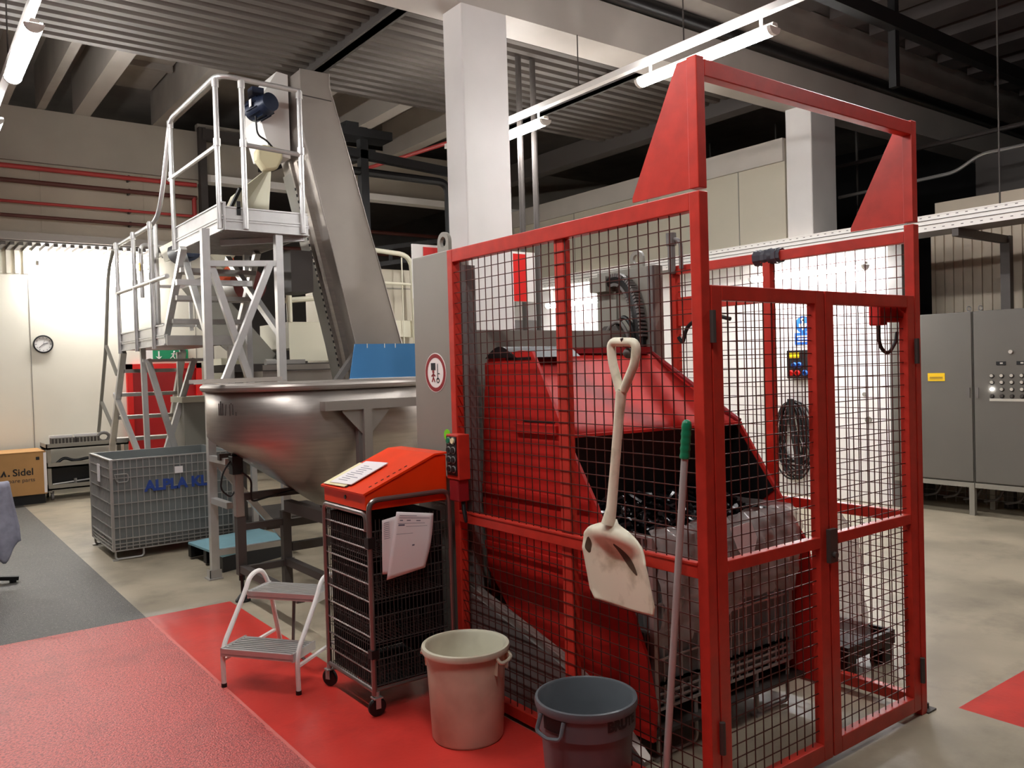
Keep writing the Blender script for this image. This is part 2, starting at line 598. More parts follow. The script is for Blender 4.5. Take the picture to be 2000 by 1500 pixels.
# ================================================================== CEILING SERVICES
def strip_light(label, x, y0, y1, z, along='y', group='fluorescent strip lights', r=.058, up=24, drop=.105):
    """batten lamp: housing, glowing diffuser, two end caps, hangers"""
    L = y1 - y0
    if along == 'y':
        P = lambda a, b, c: (x + b, y0 + a, z + c); root = (x, (y0 + y1) / 2, z)
    else:
        P = lambda a, b, c: (y0 + a, x + b, z + c); root = ((y0 + y1) / 2, x, z)
    t = thing('strip_light', label, 'light', root, 0, group)
    hb = MB()
    pr = [(-.022, .025), (.022, .025), (.03, .008), (.03, .0), (-.03, .0), (-.03, .008)]
    hb.prism([P(0, b, c) for b, c in pr], Vector(P(L, 0, 0)) - Vector(P(0, 0, 0)))
    build('housing', hb, M['lampbody'], t, smooth=False)
    pr = [(r * math.cos(a), -.006 + -r * .9 * math.sin(a)) for a in [math.radians(-up + (180 + 2 * up) / 10 * k) for k in range(11)]]
    db = MB().prism([P(.03, b, c) for b, c in pr], Vector(P(L - .06, 0, 0)) - Vector(P(0, 0, 0)))
    build('diffuser', db, M['lamp'], t, ang=50)
    for a in (0, L - .03):
        pr = [((r + .004) * math.cos(q), -.004 - (r + .004) * .9 * math.sin(q)) for q in [math.pi * k / 8 for k in range(9)]]
        build('end_cap', MB().prism([P(a, b, c) for b, c in pr], Vector(P(.03, 0, 0)) - Vector(P(0, 0, 0))), M['lampbody'], t, smooth=False)
    hg = MB()
    for a in (.12, L - .12):
        hg.box(*sorted((P(a - .01, 0, 0)[0], P(a + .01, .012, 0)[0])), *sorted((P(a - .01, 0, 0)[1], P(a + .01, .012, 0)[1])), z + .02, z + drop)
    build('hanger', hg, M['lampbody'], t, smooth=False, split=True)
    return t

strip_light('glowing strip light under the white rail beside the tip of the red cage frame', 4.98, 3.48, 4.78, 3.9, up=4)
strip_light('glowing strip light half hidden behind the white column', 4.98, 5.98, 7.28, 3.9, up=4)
strip_light('strip light on the white rail out of sight above the red cage', 4.98, .98, 2.28, 3.9, up=4)
strip_light('large glowing strip light at the top left corner of the photo', .83, 6.15, 7.35, 3.92)
strip_light('glowing strip light cut by the left edge below the corner light', .83, 8.55, 9.75, 3.92)
strip_light('strip light overhead above the red floor', .83, 3.4, 4.7, 3.92)
strip_light('strip light overhead close to the viewer on the left', .83, .65, 1.95, 3.92)
strip_light('long glowing strip light under the ledge of the far cream wall above the clock', 12.72, 1.62, 3.05, 3.20, along='x', drop=.17)
strip_light('long strip light under the far ledge beyond the left edge', 12.72, -1.2, .23, 3.20, along='x', drop=.17)
strip_light('glowing strip light on the enclosure wall seen left of the cable chain', 8.15, 8.64, 9.9, 2.53, up=2, drop=.245)
strip_light('glaring strip light above the blue mandatory sign behind the red mesh', 8.15, 4.66, 6.1, 2.556, up=2, drop=.219)

def conduit_run(name, label, x, y0, y1, z, hang_top):
    t = thing(name, label, 'rail', (x, y0, z))
    build('rail', MB().box(x - .03, x + .03, y0, y1, z - .025, z + .025), M['white'], t, smooth=False)
    hb = MB()
    y = y0 + .4
    while y < y1:
        hb.cyl((x, y, z), (x, y, hang_top(y)), .006, 6); y += 1.22
    build('hanger_rod', hb, M['darksteel'], t, split=True)
    return t
conduit_run('lamp_rail', 'long white lamp rail hanging in front of the concrete beam', 4.98, -2.2, 7.7, 4.03, lambda y: 5.3 if y < 5.1 else (4.52 if y < 5.95 else 4.68))
conduit_run('lamp_rail', 'white lamp rail carrying the strip lights at the upper left', .83, -2.6, 10.2, 4.05, lambda y: 5.3 if y < 5.1 else (4.52 if y < 5.95 else (4.68 if y < 8.4 else 5.7)))

# red pipes along the far wall
for z, r, mn, lb in ((4.365, .032, 'pipered', 'bright red pipe, highest of the four along the far wall'),
                     (4.18, .03, 'pipedark', 'dark red pipe, second highest along the far wall'),
                     (3.91, .02, 'pipered', 'thin bright red pipe, third down along the far wall'),
                     (3.73, .024, 'pipedark', 'dark red pipe, lowest of the four just above the ledge')):
    t = thing('wall_pipe', lb, 'pipe', (-12, 12.38, z), 0, 'red pipes on the far wall')
    xe = 3.66 if z > 3.8 else 3.5
    build('pipe', MB().cyl((-12, 12.38, z), (xe, 12.38, z), r, 12), M[mn], t)
    cb = MB()
    for x in (-3, -1.1, .9, 2.75):
        cb.box(x - .012, x + .012, 12.38, 12.51 if z < 4.4 else 12.44, z - r - .008, z + r + .008)
    build('clamp', cb, M['darksteel'], t, smooth=False, split=True)
    if mn == 'pipedark' and z > 4:
        build('elbow', MB().cyl((3.62, 12.38, 3.91), (3.62, 12.38, 4.18), .032, 12), M['pipered'], t)
tag(build('steel_post', MB().box(3.70, 3.80, 12.3, 12.4, 0, 5.2).bar((3.75, 12.35, 5.1), (5.4, 12.35, 5.1), .12, .16), M['darksteel'], smooth=False), 'dark grey steel post in front of the far wall where the red pipes end', 'post')

# dark pipework and rods in the right-hand bay
tag(build('dark_pipe', MB().cyl((-2, 5.45, 4.96), (15.5, 5.45, 4.96), .055, 12), M['blacksteel']), 'black pipe along the top edge of the concrete beam', 'pipe')
tag(build('steel_channel', MB().box(5.6, 15, 3.96, 4.06, 4.62, 4.76), M['blacksteel'], smooth=False), 'black steel channel crossing the dark ceiling at top right', 'beam')
tag(build('hanger_post', MB().box(7.57, 7.64, 4.0, 4.07, 4.1, 5.35), M['blacksteel'], smooth=False), 'dark square hanger post below the black ceiling channel', 'post')
for (x, y, z0, z1, r, lb) in ((11.0, 6.4, 2.9, 5.75, .02, 'thin grey hanger rod right of the second white column'),
                              (8.2, 3.38, 2.93, 5.35, .008, 'thin grey hanger rod above the cable tray at far right')):
    tag(build('hanger_rod', MB().cyl((x, y, z0), (x, y, z1), r, 8), M['darksteel']), lb, 'rod')
tag(build('conduit', MB().tube(path([(10.2, 2.4, 3.9), (10.2, 4.4, 3.9), (10.2, 4.7, 3.75), (10.2, 6.2, 3.72)], .1), .022, 8), M['wiresteel']), 'thin shiny conduit pipe behind the top right corner of the cage frame', 'pipe')
tag(build('conduit', MB().tube([(10.6, 1.6, 4.25), (10.6, 7.5, 4.22)], .03, 8), M['darksteel']), 'dark conduit pipe in the gloom above the shiny conduit', 'pipe')
tag(build('ventilation_box', MB().box(11.2, 12.2, 4.2, 4.9, 3.2, 4.1).cyl((11.7, 4.2, 3.65), (11.7, 4.05, 3.65), .32, 24), M['darksteel'], smooth=False), 'dark ventilation box with a round outlet at the right edge', 'ventilation box')
tag(build('ceiling_fixture', MB().box(10.3, 10.5, 7.2, 8.6, 3.5, 3.56).cyl((10.4, 7.3, 3.56), (10.4, 7.3, 5), .012, 6).cyl((10.4, 8.5, 3.56), (10.4, 8.5, 5), .012, 6), M['darksteel'], smooth=False), 'unlit ceiling fixture hanging in the dark above the enclosure', 'light')

for x, lb in ((5.11, 'left vertical steel conduit right of the white column'), (5.29, 'right vertical steel conduit, second from the white column')):
    tag(build('vertical_conduit', MB().cyl((x, 6.55, 0), (x, 6.55, 4.68), .03, 10), M['darksteel']), lb, 'pipe', 'steel conduits behind the white column')

# black frame with brackets right of the elevator
t = thing('black_pipe_frame', 'black pipe frame between the elevator and the white column', 'frame', (4.5, 9, 3))
build('crossbar', MB().bar((4.3, 9, 4.20), (6.2, 9, 4.10), .1, .1), M['black'], t, smooth=False)
build('lower_crossbar', MB().tube(path([(4.3, 9, 3.98), (5.82, 9, 3.98), (5.82, 9, 2.4)], .15), .05, 10), M['black'], t)
build('upright', MB().bar((4.62, 9, 2.79), (4.62, 9, 4.5), .1, .1), M['black'], t, smooth=False)
build('bracket_beam', MB().bar((4.45, 8.9, 4.45), (4.45, 11.8, 4.6), .16, .16).bar((4.75, 9.0, 4.22), (4.9, 12.0, 4.5), .09, .09).box(4.3, 4.95, 8.85, 9.15, 4.36, 4.46), M['black'], t, smooth=False)
for z, y, lb in ((4.2, 14.0, 'higher red pipe in the opening between elevator and column'), (3.85, 14.4, 'lower red pipe in the opening between elevator and column')):
    tag(build('wall_pipe', MB().cyl((4.5, y, z), (11, y, z), .035, 10), M['pipedark']), lb, 'pipe')
tag(build('wall_pipe', MB().cyl((5.6, 8.2, 4.35), (5.6, 12.2, 4.6), .025, 10), M['pipered']), 'thin red pipe slanting above the black pipe frame', 'pipe')
tag(build('lattice_beam', MB().bar((5.0, 10.2, 3.2), (7.8, 10.8, 3.72), .06).bar((5.0, 10.2, 2.98), (7.8, 10.8, 3.5), .06).bar((5.7, 10.35, 3.1), (5.7, 10.35, 3.35), .04).bar((6.4, 10.5, 3.25), (6.4, 10.5, 3.5), .04).bar((7.1, 10.65, 3.35), (7.1, 10.65, 3.6), .04), M['blacksteel'], smooth=False), 'dark lattice beam rising below the black pipe frame', 'beam')


# ================================================================== RED SAFETY CAGE
X0, X1, Y0, Y1 = 2.185, 3.645, 1.837, 3.41
cage = thing('safety_cage', 'large red steel mesh cage around the tipping bucket', 'cage', (X0, Y0, 0))
RP = M['redpaint']; P = .045
bv = dict(bevel=.003, smooth=False)
build('post', MB().box(X0, X0 + P, Y0, Y0 + P, 0, 2.172), RP, cage, **bv)
build('post', MB().box(X1 - P, X1, Y0, Y0 + P, 0, 2.172), RP, cage, **bv)
build('post', MB().box(X0, X0 + P, Y1 - P, Y1, 0, 2.172), RP, cage, **bv)
build('post', MB().box(X1 - P, X1, 3.215, 3.26, 0, 2.14), RP, cage, **bv)
build('post', MB().box(X1 - P, X1, 2.58, 2.625, .07, 2.10), RP, cage, **bv)
build('foot_plate', MB().box(X1 - .01, X1 + .06, Y0 - .01, Y0 + .05, 0, .008).cyl((X1 + .035, Y0 + .02, .008), (X1 + .035, Y0 + .02, .03), .009, 8), M['darksteel'], cage, smooth=False)
# side frame facing the trolley
sf = MB().box(X0, X0 + P, Y0 + P, Y1 - P, 2.11, 2.172)
build('top_rail', sf, RP, cage, **bv)
build('middle_rail', MB().box(X0, X0 + .035, Y0 + P, Y1 - P, .853, .905).box(X0 - .004, X0 + .01, Y0 + P, Y1 - P, .897, .909), RP, cage, **bv)
build('bottom_rail', MB().box(X0, X0 + P, Y0 + P, Y1 - P, .02, .07), RP, cage, **bv)
build('stiffener', MB().box(X0 + .012, X0 + .05, 2.555, 2.615, .07, 2.11), RP, cage, **bv)
build('mesh_panel', MB().wires((X0 + .012, Y0 + P, .07), (0, 1, 0), (0, 0, 1), 1.483, 2.04, .0503, .0497, .0033), M['wire'], cage, smooth=False)
# right side frame
build('top_rail', MB().box(X1 - P, X1, Y0 + P, 3.215, 2.095, 2.145), RP, cage, **bv)
build('middle_rail', MB().box(X1 - .035, X1, Y0 + P, 3.215, .85, .90), RP, cage, **bv)
build('bottom_rail', MB().box(X1 - P, X1, Y0 + P, 3.215, .03, .08), RP, cage, **bv)
build('solid_rail', MB().box(X1 - .03, X1, 2.625, 3.215, 1.89, 1.965).box(X1 - .03, X1 - .01, 2.95, 3.215, 1.80, 1.89), RP, cage, **bv)
build('mesh_panel', MB().wires((X1 - .02, Y0 + P, .08), (0, 1, 0), (0, 0, 1), 1.333, 2.015, .0503, .0497, .0033), M['wire'], cage, smooth=False)
# upper goal post with gussets
build('upper_post', MB().box(X0 + .002, X0 + P, Y0 + .002, Y0 + P, 2.182, 2.625), RP, cage, **bv)
build('upper_post', MB().box(X1 - P, X1 - .002, Y0 + .002, Y0 + P, 2.182, 2.625), RP, cage, **bv)
build('top_beam', MB().box(X0 + P, X1 - P, Y0 + .002, Y0 + P, 2.56, 2.618), RP, cage, **bv)
for a in (X0 + .004, X1 - .016):
    build('gusset', MB().yz([(Y0 + P, 2.184), (2.15, 2.184), (2.15, 2.20), (1.925, 2.62), (Y0 + P, 2.62)], a, a + .008), RP, cage, smooth=False)
# doors
def leaf(x0, x1, ztop=1.857):
    d = build('door', MB().box(x0, x0 + .055, Y0, Y0 + .04, .03, ztop).box(x1 - .06, x1, Y0, Y0 + .04, .03, ztop)
              .box(x0 + .055, x1 - .06, Y0, Y0 + .04, ztop - .052, ztop).box(x0 + .055, x1 - .06, Y0, Y0 + .04, .03, .095)
              .box(x0 + .055, x1 - .06, Y0, Y0 + .035, .862, .905), RP, cage, **bv)
    build('mesh_panel', MB().wires((x0 + .055, Y0 + .02, .095), (1, 0, 0), (0, 0, 1), x1 - x0 - .115, ztop - .14, .0503, .0497, .0033), M['wire'], d, smooth=False)
    return d
dl = leaf(X0 + P + .006, 2.905)
dr_ = leaf(2.913, X1 - P - .006)
build('latch', MB().box(2.885, 2.935, Y0 - .018, Y0, .80, .93).cyl((2.91, Y0 - .03, .83), (2.91, Y0 - .005, .83), .012, 10), M['darksteel'], dl, smooth=False)
for z in (1.66, .25):
    build('hinge', MB().cyl((X0 + P + .003, Y0 - .006, z), (X0 + P + .003, Y0 - .006, z + .11), .011, 10), M['darksteel'], dl)
    build('hinge', MB().cyl((X1 - P - .003, Y0 - .006, z - .1), (X1 - P - .003, Y0 - .006, z + .01), .011, 10), M['darksteel'], dr_)
# interlock switch with cable
sw = build('interlock_switch', MB().box(3.45, 3.60, 1.885, 1.93, 1.745, 1.815).box(3.40, 3.455, 1.885, 1.94, 1.73, 1.815), M['redbin'], cage, bevel=.006, smooth=False)
build('switch_cable', MB().tube(path([(3.43, 1.91, 1.73), (3.43, 1.91, 1.64), (3.50, 1.91, 1.60), (3.57, 1.91, 1.66), (3.60, 1.92, 1.70)], .05), .008, 8), M['black'], sw)
tp = MB()
for i in range(7):
    y = 2.53 + i * .022
    tp.lathe([(.036 + .006 * math.sin(i * 2.1), -.012), (.041 - .004 * math.cos(i * 1.7), .012)], (X1 - .022, y, 2.122), 9, (0, 1, 0))
build('tape_wrap', tp, M['tape'], cage, label='dark tape wound round the rail')
build('cable_loop', MB().tube(path([(3.60, 3.20, 1.74), (3.61, 3.18, 1.70), (3.615, 3.15, 1.80), (3.62, 3.0, 1.86), (3.62, 2.85, 1.82)], .08), .011, 8), M['black'], cage)

# push button station on the rear left post
t = thing('push_button_station', 'red push button box on the rear left post of the cage', 'control box', (2.18, 3.3, 1.07))
build('housing', MB().box(2.118, 2.183, 3.255, 3.36, 1.07, 1.285), M['redpaint'], t, bevel=.004, smooth=False)
build('button_plate', MB().box(2.114, 2.118, 3.268, 3.352, 1.09, 1.275), M['black'], t, smooth=False)
for i in range(4):
    for j, y in enumerate((3.33, 3.292)):
        mt = {(0, 0): M['green'], (0, 1): M['cream']}.get((i, j), M['black'])
        b = build('push_button', MB().cyl((2.105, y, 1.255 - .045 * i), (2.115, y, 1.255 - .045 * i), .0135, 14), mt, t)
        build('button_ring', disc((2.1135, y, 1.255 - .045 * i), (-1, 0, 0), .0175, .003, 18, .0137), M['wiresteel'], b)
build('plug_box', MB().box(2.122, 2.183, 3.27, 3.35, .965, 1.07), M['signmaroon'], t, bevel=.006, smooth=False)
build('cable', MB().tube(path([(2.16, 3.30, .97), (2.15, 3.27, .90), (2.155, 3.26, .86), (2.165, 3.29, .965)], .04), .007, 8), M['black'], t)

# ================================================================== BIN TIPPER inside the cage
tip = thing('bin_tipper', 'grey and red bin tipping machine standing inside the mesh cage', 'tipping machine', (2.85, 3.45, 0))
lc = build('left_column', MB().yz([(3.392, 0), (3.872, 0), (3.851, 2.19), (3.41, 2.19)], 2.25, 2.315), M['greypaint'], tip, bevel=.004, smooth=False)
def lug(x, y, z, par):
    mb = MB(); o = []; r0, r1 = .028, .052
    for k in range(13):
        a = math.pi * k / 12
        o.append((y + r1 * math.cos(a), z + .05 + r1 * math.sin(a)))
    prof = [(y + r1, z)] + o + [(y - r1, z)]
    n = 24; vs = []
    for x_ in (x, x + .02):
        for k in range(n):
            a = 2 * math.pi * k / n
            vs.append((x_, y + r0 * math.cos(a), z + .05 + r0 * math.sin(a)))
        for k in range(n):
            a = 2 * math.pi * k / n; c, s_ = math.cos(a), math.sin(a)
            if s_ >= 0: q = (y + r1 * c, z + .05 + r1 * s_)
            else:
                m_ = max(abs(c), abs(s_)); q = (y + r1 * c / m_, max(z, z + .05 + r1 * s_ / m_))
            vs.append((x_,) + q)
    fs = []
    for k in range(n):
        l = (k + 1) % n
        fs += [(k, l, n + l, n + k), (2 * n + k, 3 * n + k, 3 * n + l, 2 * n + l), (k, 2 * n + k, 2 * n + l, l), (n + k, n + l, 3 * n + l, 3 * n + k)]
    return build('lifting_lug', mb.add(vs, fs), M['greypaint'], par, smooth=False)
lug(2.27, 3.575, 2.19, lc)
lug(3.52, 3.44, 2.155, tip)
build('right_column', MB().box(3.5, 3.57, 3.28, 3.757, 0, 2.155), M['greypaint'], tip, bevel=.004, smooth=False)
build('column_edge', MB().box(3.482, 3.5, 3.28, 3.32, 0, 2.15), M['greydark'], tip, smooth=False)
build('cross_panel', MB().box(2.315, 3.5, 3.45, 3.48, .2, 1.788), M['greypaint'], tip, smooth=False)
build('inner_post', MB().box(2.255, 2.315, 3.36, 3.392, 0, 2.10), M['greydark'], tip, smooth=False)
build('lower_plate', MB().yz([(3.39, 0), (2.22, 0), (2.22, .06), (2.5, .25), (2.72, .33), (3.39, .50)], 2.238, 2.248), M['greydark'], tip, smooth=False)
build('edge_strip', MB().prism([(2.246, 3.39, .497), (2.246, 2.72, .327), (2.246, 2.5, .247), (2.246, 2.22, .057), (2.246, 2.22, .075), (2.246, 2.5, .272), (2.246, 2.72, .355), (2.246, 3.39, .527)], (.045, 0, 0)), M['stainlesspl'], tip, smooth=False)
# tipping bucket
bk = build('tipping_bucket', MB().yz([(3.37, .60), (3.40, .95), (3.36, 1.45), (3.33, 1.63), (3.28, 1.655), (3.06, 1.672), (2.97, 1.665), (2.75, 1.283), (2.564, 1.0), (2.38, .62), (2.30, .44), (2.255, .24), (2.27, .10), (2.6, .10), (3.1, .32)], 2.35, 2.366), M['redbin'], tip, smooth=False)
build('side_plate', MB().yz([(3.37, .60), (3.39, 1.60), (3.2, 1.645), (2.62, 1.292), (2.25, .74), (2.19, .42), (2.2, .10), (2.6, .10), (3.1, .32)], 3.375, 3.39), M['redbin'], bk, smooth=False)
build('edge_strip', MB().tube([(3.383, 3.3, 1.66), (3.383, 3.2, 1.648), (3.383, 2.62, 1.296)], .013, 6), M['signmaroon'], bk)
build('back_plate', MB().box(2.366, 3.375, 3.36, 3.372, .45, 1.62), M['redbin'], bk, smooth=False)
build('bucket_floor', MB().prism([(2.366, 2.27, .115), (2.366, 3.36, .115), (2.366, 3.36, .13), (2.366, 2.27, .13)], (1.009, 0, 0)), M['darksteel'], bk, smooth=False)
hd = MB()
def hood(u, v):
    x = 2.366 + 1.009 * u
    ya, za = 3.18 + .02 * u, 1.662 - .017 * u
    yb, zb = 2.745 - .125 * u, 1.287
    s_ = .05 * math.sin(math.pi * v)
    return (x, ya + (yb - ya) * v + s_ * .6, za + (zb - za) * v + s_ * .0)
hd.grid(hood, 12, 10)
build('hood', hd, M['redbin'], bk, label='bright red curved hood sheet above the crate', solid=.004, ang=60)
build('hood_lip', MB().prism([(2.366, 2.745, 1.279), (2.366, 2.725, 1.279), (2.366, 2.725, 1.292), (2.366, 2.745, 1.292)], (1.009, -.125, 0)), M['redbin'], bk, smooth=False)
build('hood_top_fold', MB().box(2.40, 3.35, 3.17, 3.24, 1.655, 1.685), M['signmaroon'], bk, smooth=False)
build('shade_curtain', MB().prism([(2.37, 2.775, 1.285), (2.37, 2.78, 1.285), (2.37, 2.87, .80), (2.37, 2.865, .80)], (1.0, -.11, 0)), M['black'], bk, smooth=False, label='black sheet standing for shade below the hood')  # added black sheet stands in for the shadowed heap under the hood
build('shade_sheet', MB().yz([(3.1, 1.28), (2.64, 1.28), (2.42, .97), (2.56, .86), (3.1, .86)], 3.368, 3.373), M['black'], bk, smooth=False, label='black sheet standing for shade on the inner side')  # shade on the upper far plate, put in as a black sheet
arc = [(3.33 - .24 * k / 12, 1.64 + .055 * math.sin(math.pi * k / 12)) for k in range(13)]
build('rubber_seal', MB().yz(arc, 2.34, 2.75), M['black'], bk, smooth=False)
rb = MB()
for z, y0, y1 in ((1.0, 2.60, 3.38), (.72, 2.46, 3.37), (1.31, 2.80, 3.1)):
    rb.box(2.335, 2.35, y0, y1, z - .02, z + .02)
build('rib', rb, M['redbin'], bk, smooth=False, split=True)
build('slot', MB().box(2.347, 2.351, 2.98, 3.17, 1.628, 1.64).box(2.3475, 2.351, 2.82, 3.05, 1.34, 1.348), M['black'], bk, smooth=False, split=True)
# cable chain and hoses on the inner face of the right column
pts = [(3.46, 3.62, 2.08), (3.46, 3.53, 2.10), (3.46, 3.45, 2.05), (3.46, 3.40, 1.95), (3.46, 3.37, 1.82), (3.46, 3.365, 1.66)]
pts = path(pts, .08, 6)
cb = build('cable_chain', MB().tube(pts, .034, 6), M['blacksteel'], tip)
lk = MB()
for i in range(0, len(pts) - 1, 1):
    p, q = Vector(pts[i]), Vector(pts[i + 1]); d = (q - p).normalized()
    lk.bar(p - d * .006, p + d * .006, .075, .05, up=(1, 0, 0))
build('chain_link', lk, M['greydark'], cb, smooth=False)
build('chain_bracket', MB().box(3.42, 3.5, 3.60, 3.74, 2.03, 2.12).box(3.485, 3.5, 3.58, 3.745, 1.78, 2.03), M['greypaint'], tip, smooth=False)
build('hose', MB().tube(path([(3.44, 3.50, 1.70), (3.42, 3.52, 1.82), (3.42, 3.45, 1.88), (3.43, 3.39, 1.80), (3.45, 3.38, 1.62)], .06), .013, 8), M['black'], tip)
build('hose', MB().tube(path([(3.40, 3.60, 1.69), (3.40, 3.58, 1.80), (3.41, 3.48, 1.86), (3.42, 3.42, 1.76), (3.44, 3.42, 1.64)], .06), .011, 8), M['greydark'], tip)
build('pivot_bracket', MB().yz([(3.72, 1.66), (3.42, 1.66), (3.44, 1.74), (3.50, 1.82), (3.60, 1.82), (3.72, 1.74)], 3.40, 3.44).cyl((3.38, 3.56, 1.76), (3.46, 3.56, 1.76), .035, 16), M['darksteel'], tip, smooth=False)
build('valve', MB().cyl((3.58, 3.22, 2.10), (3.58, 3.22, 2.26), .022, 10).cyl((3.58, 3.22, 2.26), (3.58, 3.22, 2.33), .03, 10).tube(path([(3.58, 3.22, 2.30), (3.58, 3.15, 2.28), (3.58, 3.15, 2.12)], .04), .012, 8), M['greydark'], tip)
# stickers on the left column
sg = build('prohibition_sign', disc((2.2495, 3.648, 1.578), (-1, 0, 0), .102, .0012), M['white'], lc, smooth=False)
build('sign_ring', disc((2.248, 3.648, 1.578), (-1, 0, 0), .097, .0012, 40, .078), M['signmaroon'], sg, smooth=False)
pm = MB()
F_ = lambda dy, dz, w, h: pm.box(2.2465, 2.248, 3.648 + dy - w / 2, 3.648 + dy + w / 2, 1.578 + dz - h / 2, 1.578 + dz + h / 2)
F_(.02, .032, .042, .036); F_(-.022, .008, .004, .075); F_(-.03, -.005, .02, .004); F_(-.022, -.032, .012, .006)
build('sign_pictogram', pm, M['blackink'], sg, smooth=False)
build('sign_pictogram', disc((2.248, 3.625, 1.556 - .018), (-1, 0, 0), .014, .001, 16, .009), M['blackink'], sg, smooth=False)
mn = MB().lathe([(.001, 0), (.009, 0), (.009, .0012), (.001, .0012)], (2.2475, 3.668, 1.583), 14, (-1, 0, 0))
for a, b, c, d in ((0, -.008, 0, -.032), (0, -.012, .018, -.024), (0, -.012, -.018, -.022), (0, -.03, .014, -.052), (0, -.03, -.014, -.052)):
    mn.bar((2.247, 3.668 + a, 1.583 + b), (2.247, 3.668 + c, 1.583 + d), .0012, .008, up=(1, 0, 0)) if False else mn.bar((2.247, 3.668 + a, 1.583 + b), (2.247, 3.668 + c, 1.583 + d), .007, .0012, up=(1, 0, 0))
build('sign_pictogram', mn, M['signmaroon'], sg, smooth=False)
build('sticker', disc((2.2495, 3.555, 1.26), (-1, 0, 0), .03, .001, 24), M['lime'], lc, smooth=False, label='lime green round sticker')


# ================================================================== WIRE CRATES
def wire_crate(name, label, x0, x1, y0, y1, zb, zt, group=None, cut=True):
    t = thing(name, label, 'crate', ((x0 + x1) / 2, (y0 + y1) / 2, 0), 0, group)
    e = .018
    # ribbed plastic liner, open at the top
    a, b, c, d = x0 + e, x1 - e, y0 + e, y1 - e
    w = .012
    ln = MB().box(a, b, c, c + w, zb + .02, zt).box(a, b, d - w, d, zb + .02, zt).box(a, a + w, c + w, d - w, zb + .02, zt).box(b - w, b, c + w, d - w, zb + .02, zt).box(a, b, c, d, zb + .01, zb + .025)
    build('liner', ln, M['greyplastic'], t, smooth=False)
    r = .0042
    def side(o, u, L):
        mb = MB(); o = Vector(o); u = Vector(u); n = round(L / .052)
        for i in range(n + 1):
            p = o + u * (L * i / n); mb.bar(p + Vector((0, 0, zb)), p + Vector((0, 0, zt - .005)), r * 1.6)
        zs = [zt - .005, zt - .085, zt - .165, zt - .275, zt - .39, zt - .50, zt - .60, zb + .10, zb + .06, zb + .03, zb]
        for z in zs:
            if zb <= z <= zt:
                k = .011 if z in (zs[0], zs[-1], zs[7]) else .0075
                nrm = u.cross(Vector((0, 0, 1)))
                mb.bar(o + Vector((0, 0, z)), o + u * L + Vector((0, 0, z)), k)
        return mb
    build('wire_panel', side((x0 + .006, y0 + .006, 0), (1, 0, 0), x1 - x0 - .012), M['wiresteel'], t, smooth=False)
    build('wire_panel', side((x0 + .006, y1 - .006, 0), (1, 0, 0), x1 - x0 - .012), M['wiresteel'], t, smooth=False)
    build('wire_panel', side((x0 + .006, y0 + .006, 0), (0, 1, 0), y1 - y0 - .012), M['wiresteel'], t, smooth=False)
    build('wire_panel', side((x1 - .006, y0 + .006, 0), (0, 1, 0), y1 - y0 - .012), M['wiresteel'], t, smooth=False)
    zc = zb + .09
    ps = MB()
    for x in (x0 + .006, x1 - .006):
        for y in (y0 + .006, y1 - .006):
            ps.box(x - .012, x + .012, y - .012, y + .012, zb, zt)
    build('corner_post', ps, M['wiresteel'], t, smooth=False, split=True)
    build('latch_frame', MB().tube(path([(x0 + .03, y0 - .006, zt - .13), (x0 + .14, y0 - .006, zt - .13), (x0 + .14, y0 - .006, zt - .20), (x0 + .05, y0 - .006, zt - .20), (x0 + .03, y0 - .006, zt - .13)], .02), .0045, 6), M['wiresteel'], t)
    for x in (x0 + .02, x1 - .25):
        for y in (y0 + .01, y1 - .01):
            build('foot', MB().tube(path([(x, y, zb), (x, y, .012), (x + .23, y, .012), (x + .23, y, zb)], .03), .009, 8).box(x - .025, x + .02, y - .02, y + .02, 0, .012), M['wiresteel'], t)
    return t
cr = wire_crate('wire_crate', 'grey wire mesh crate with blue lettering standing on the concrete floor', 1.497, 2.56, 7.84, 8.76, .085, .885, 'wire mesh crates')
text('lettering', 'ALPLA KL', .128, (1.775, 7.8365, .585), (1, 0, 0), (0, 0, 1), M['bluetext'], cr, bold=.006)
build('label_holder', MB().box(1.482, 1.488, 8.24, 8.34, .66, .82), M['paper'], cr, smooth=False, label='white paper label')
build('label', MB().box(2.03, 2.1, 7.826, 7.83, .72, .78), M['paper'], cr, smooth=False, label='small torn white label')
zc0 = .135
cr2 = wire_crate('wire_crate', 'grey wire mesh crate lined with clear film inside the red tipping bucket', 2.40, 3.31, 2.30, 3.33, .20, .90, 'wire mesh crates')
# its contents and film liner
ph = MB()
for i in range(420):
    x, y = random.uniform(2.44, 3.27), random.uniform(2.33, 2.76)
    z = .84 + .11 * (y - 2.33) / .4 + random.uniform(-.02, .03)
    a = random.uniform(0, 6.28); b = random.uniform(-.6, .6)
    d = Vector((math.cos(a) * math.cos(b), math.sin(a) * math.cos(b), math.sin(b))) * .035
    p = Vector((x, y, z))
    ph.tube([p - d, p - d * .8, p + d * .6, p + d], [.006, .011, .011, .012], 6)
ph.box(2.42, 3.29, 2.32, 3.2, .6, .845)
tag(build('bottle_preforms', ph, M['preform']), 'heap of shiny black plastic preforms in the crate in the cage', 'preforms', kind='stuff')
fb = MB()
def film_front(u, v):
    x = 2.39 + .935 * u
    fold = .014 * math.sin(23 * u + 6 * v) + .009 * math.sin(51 * u - 12 * v) + .006 * math.sin(37 * v + 9 * u)
    z = .925 - v * (.42 + .05 * math.sin(5 * u + 1))
    y = 2.285 - .045 * math.sin(math.pi * min(1, v * 1.1)) + fold - (.0 if v > .04 else -.02)
    return (x, y, z)
fb.grid(film_front, 60, 16)
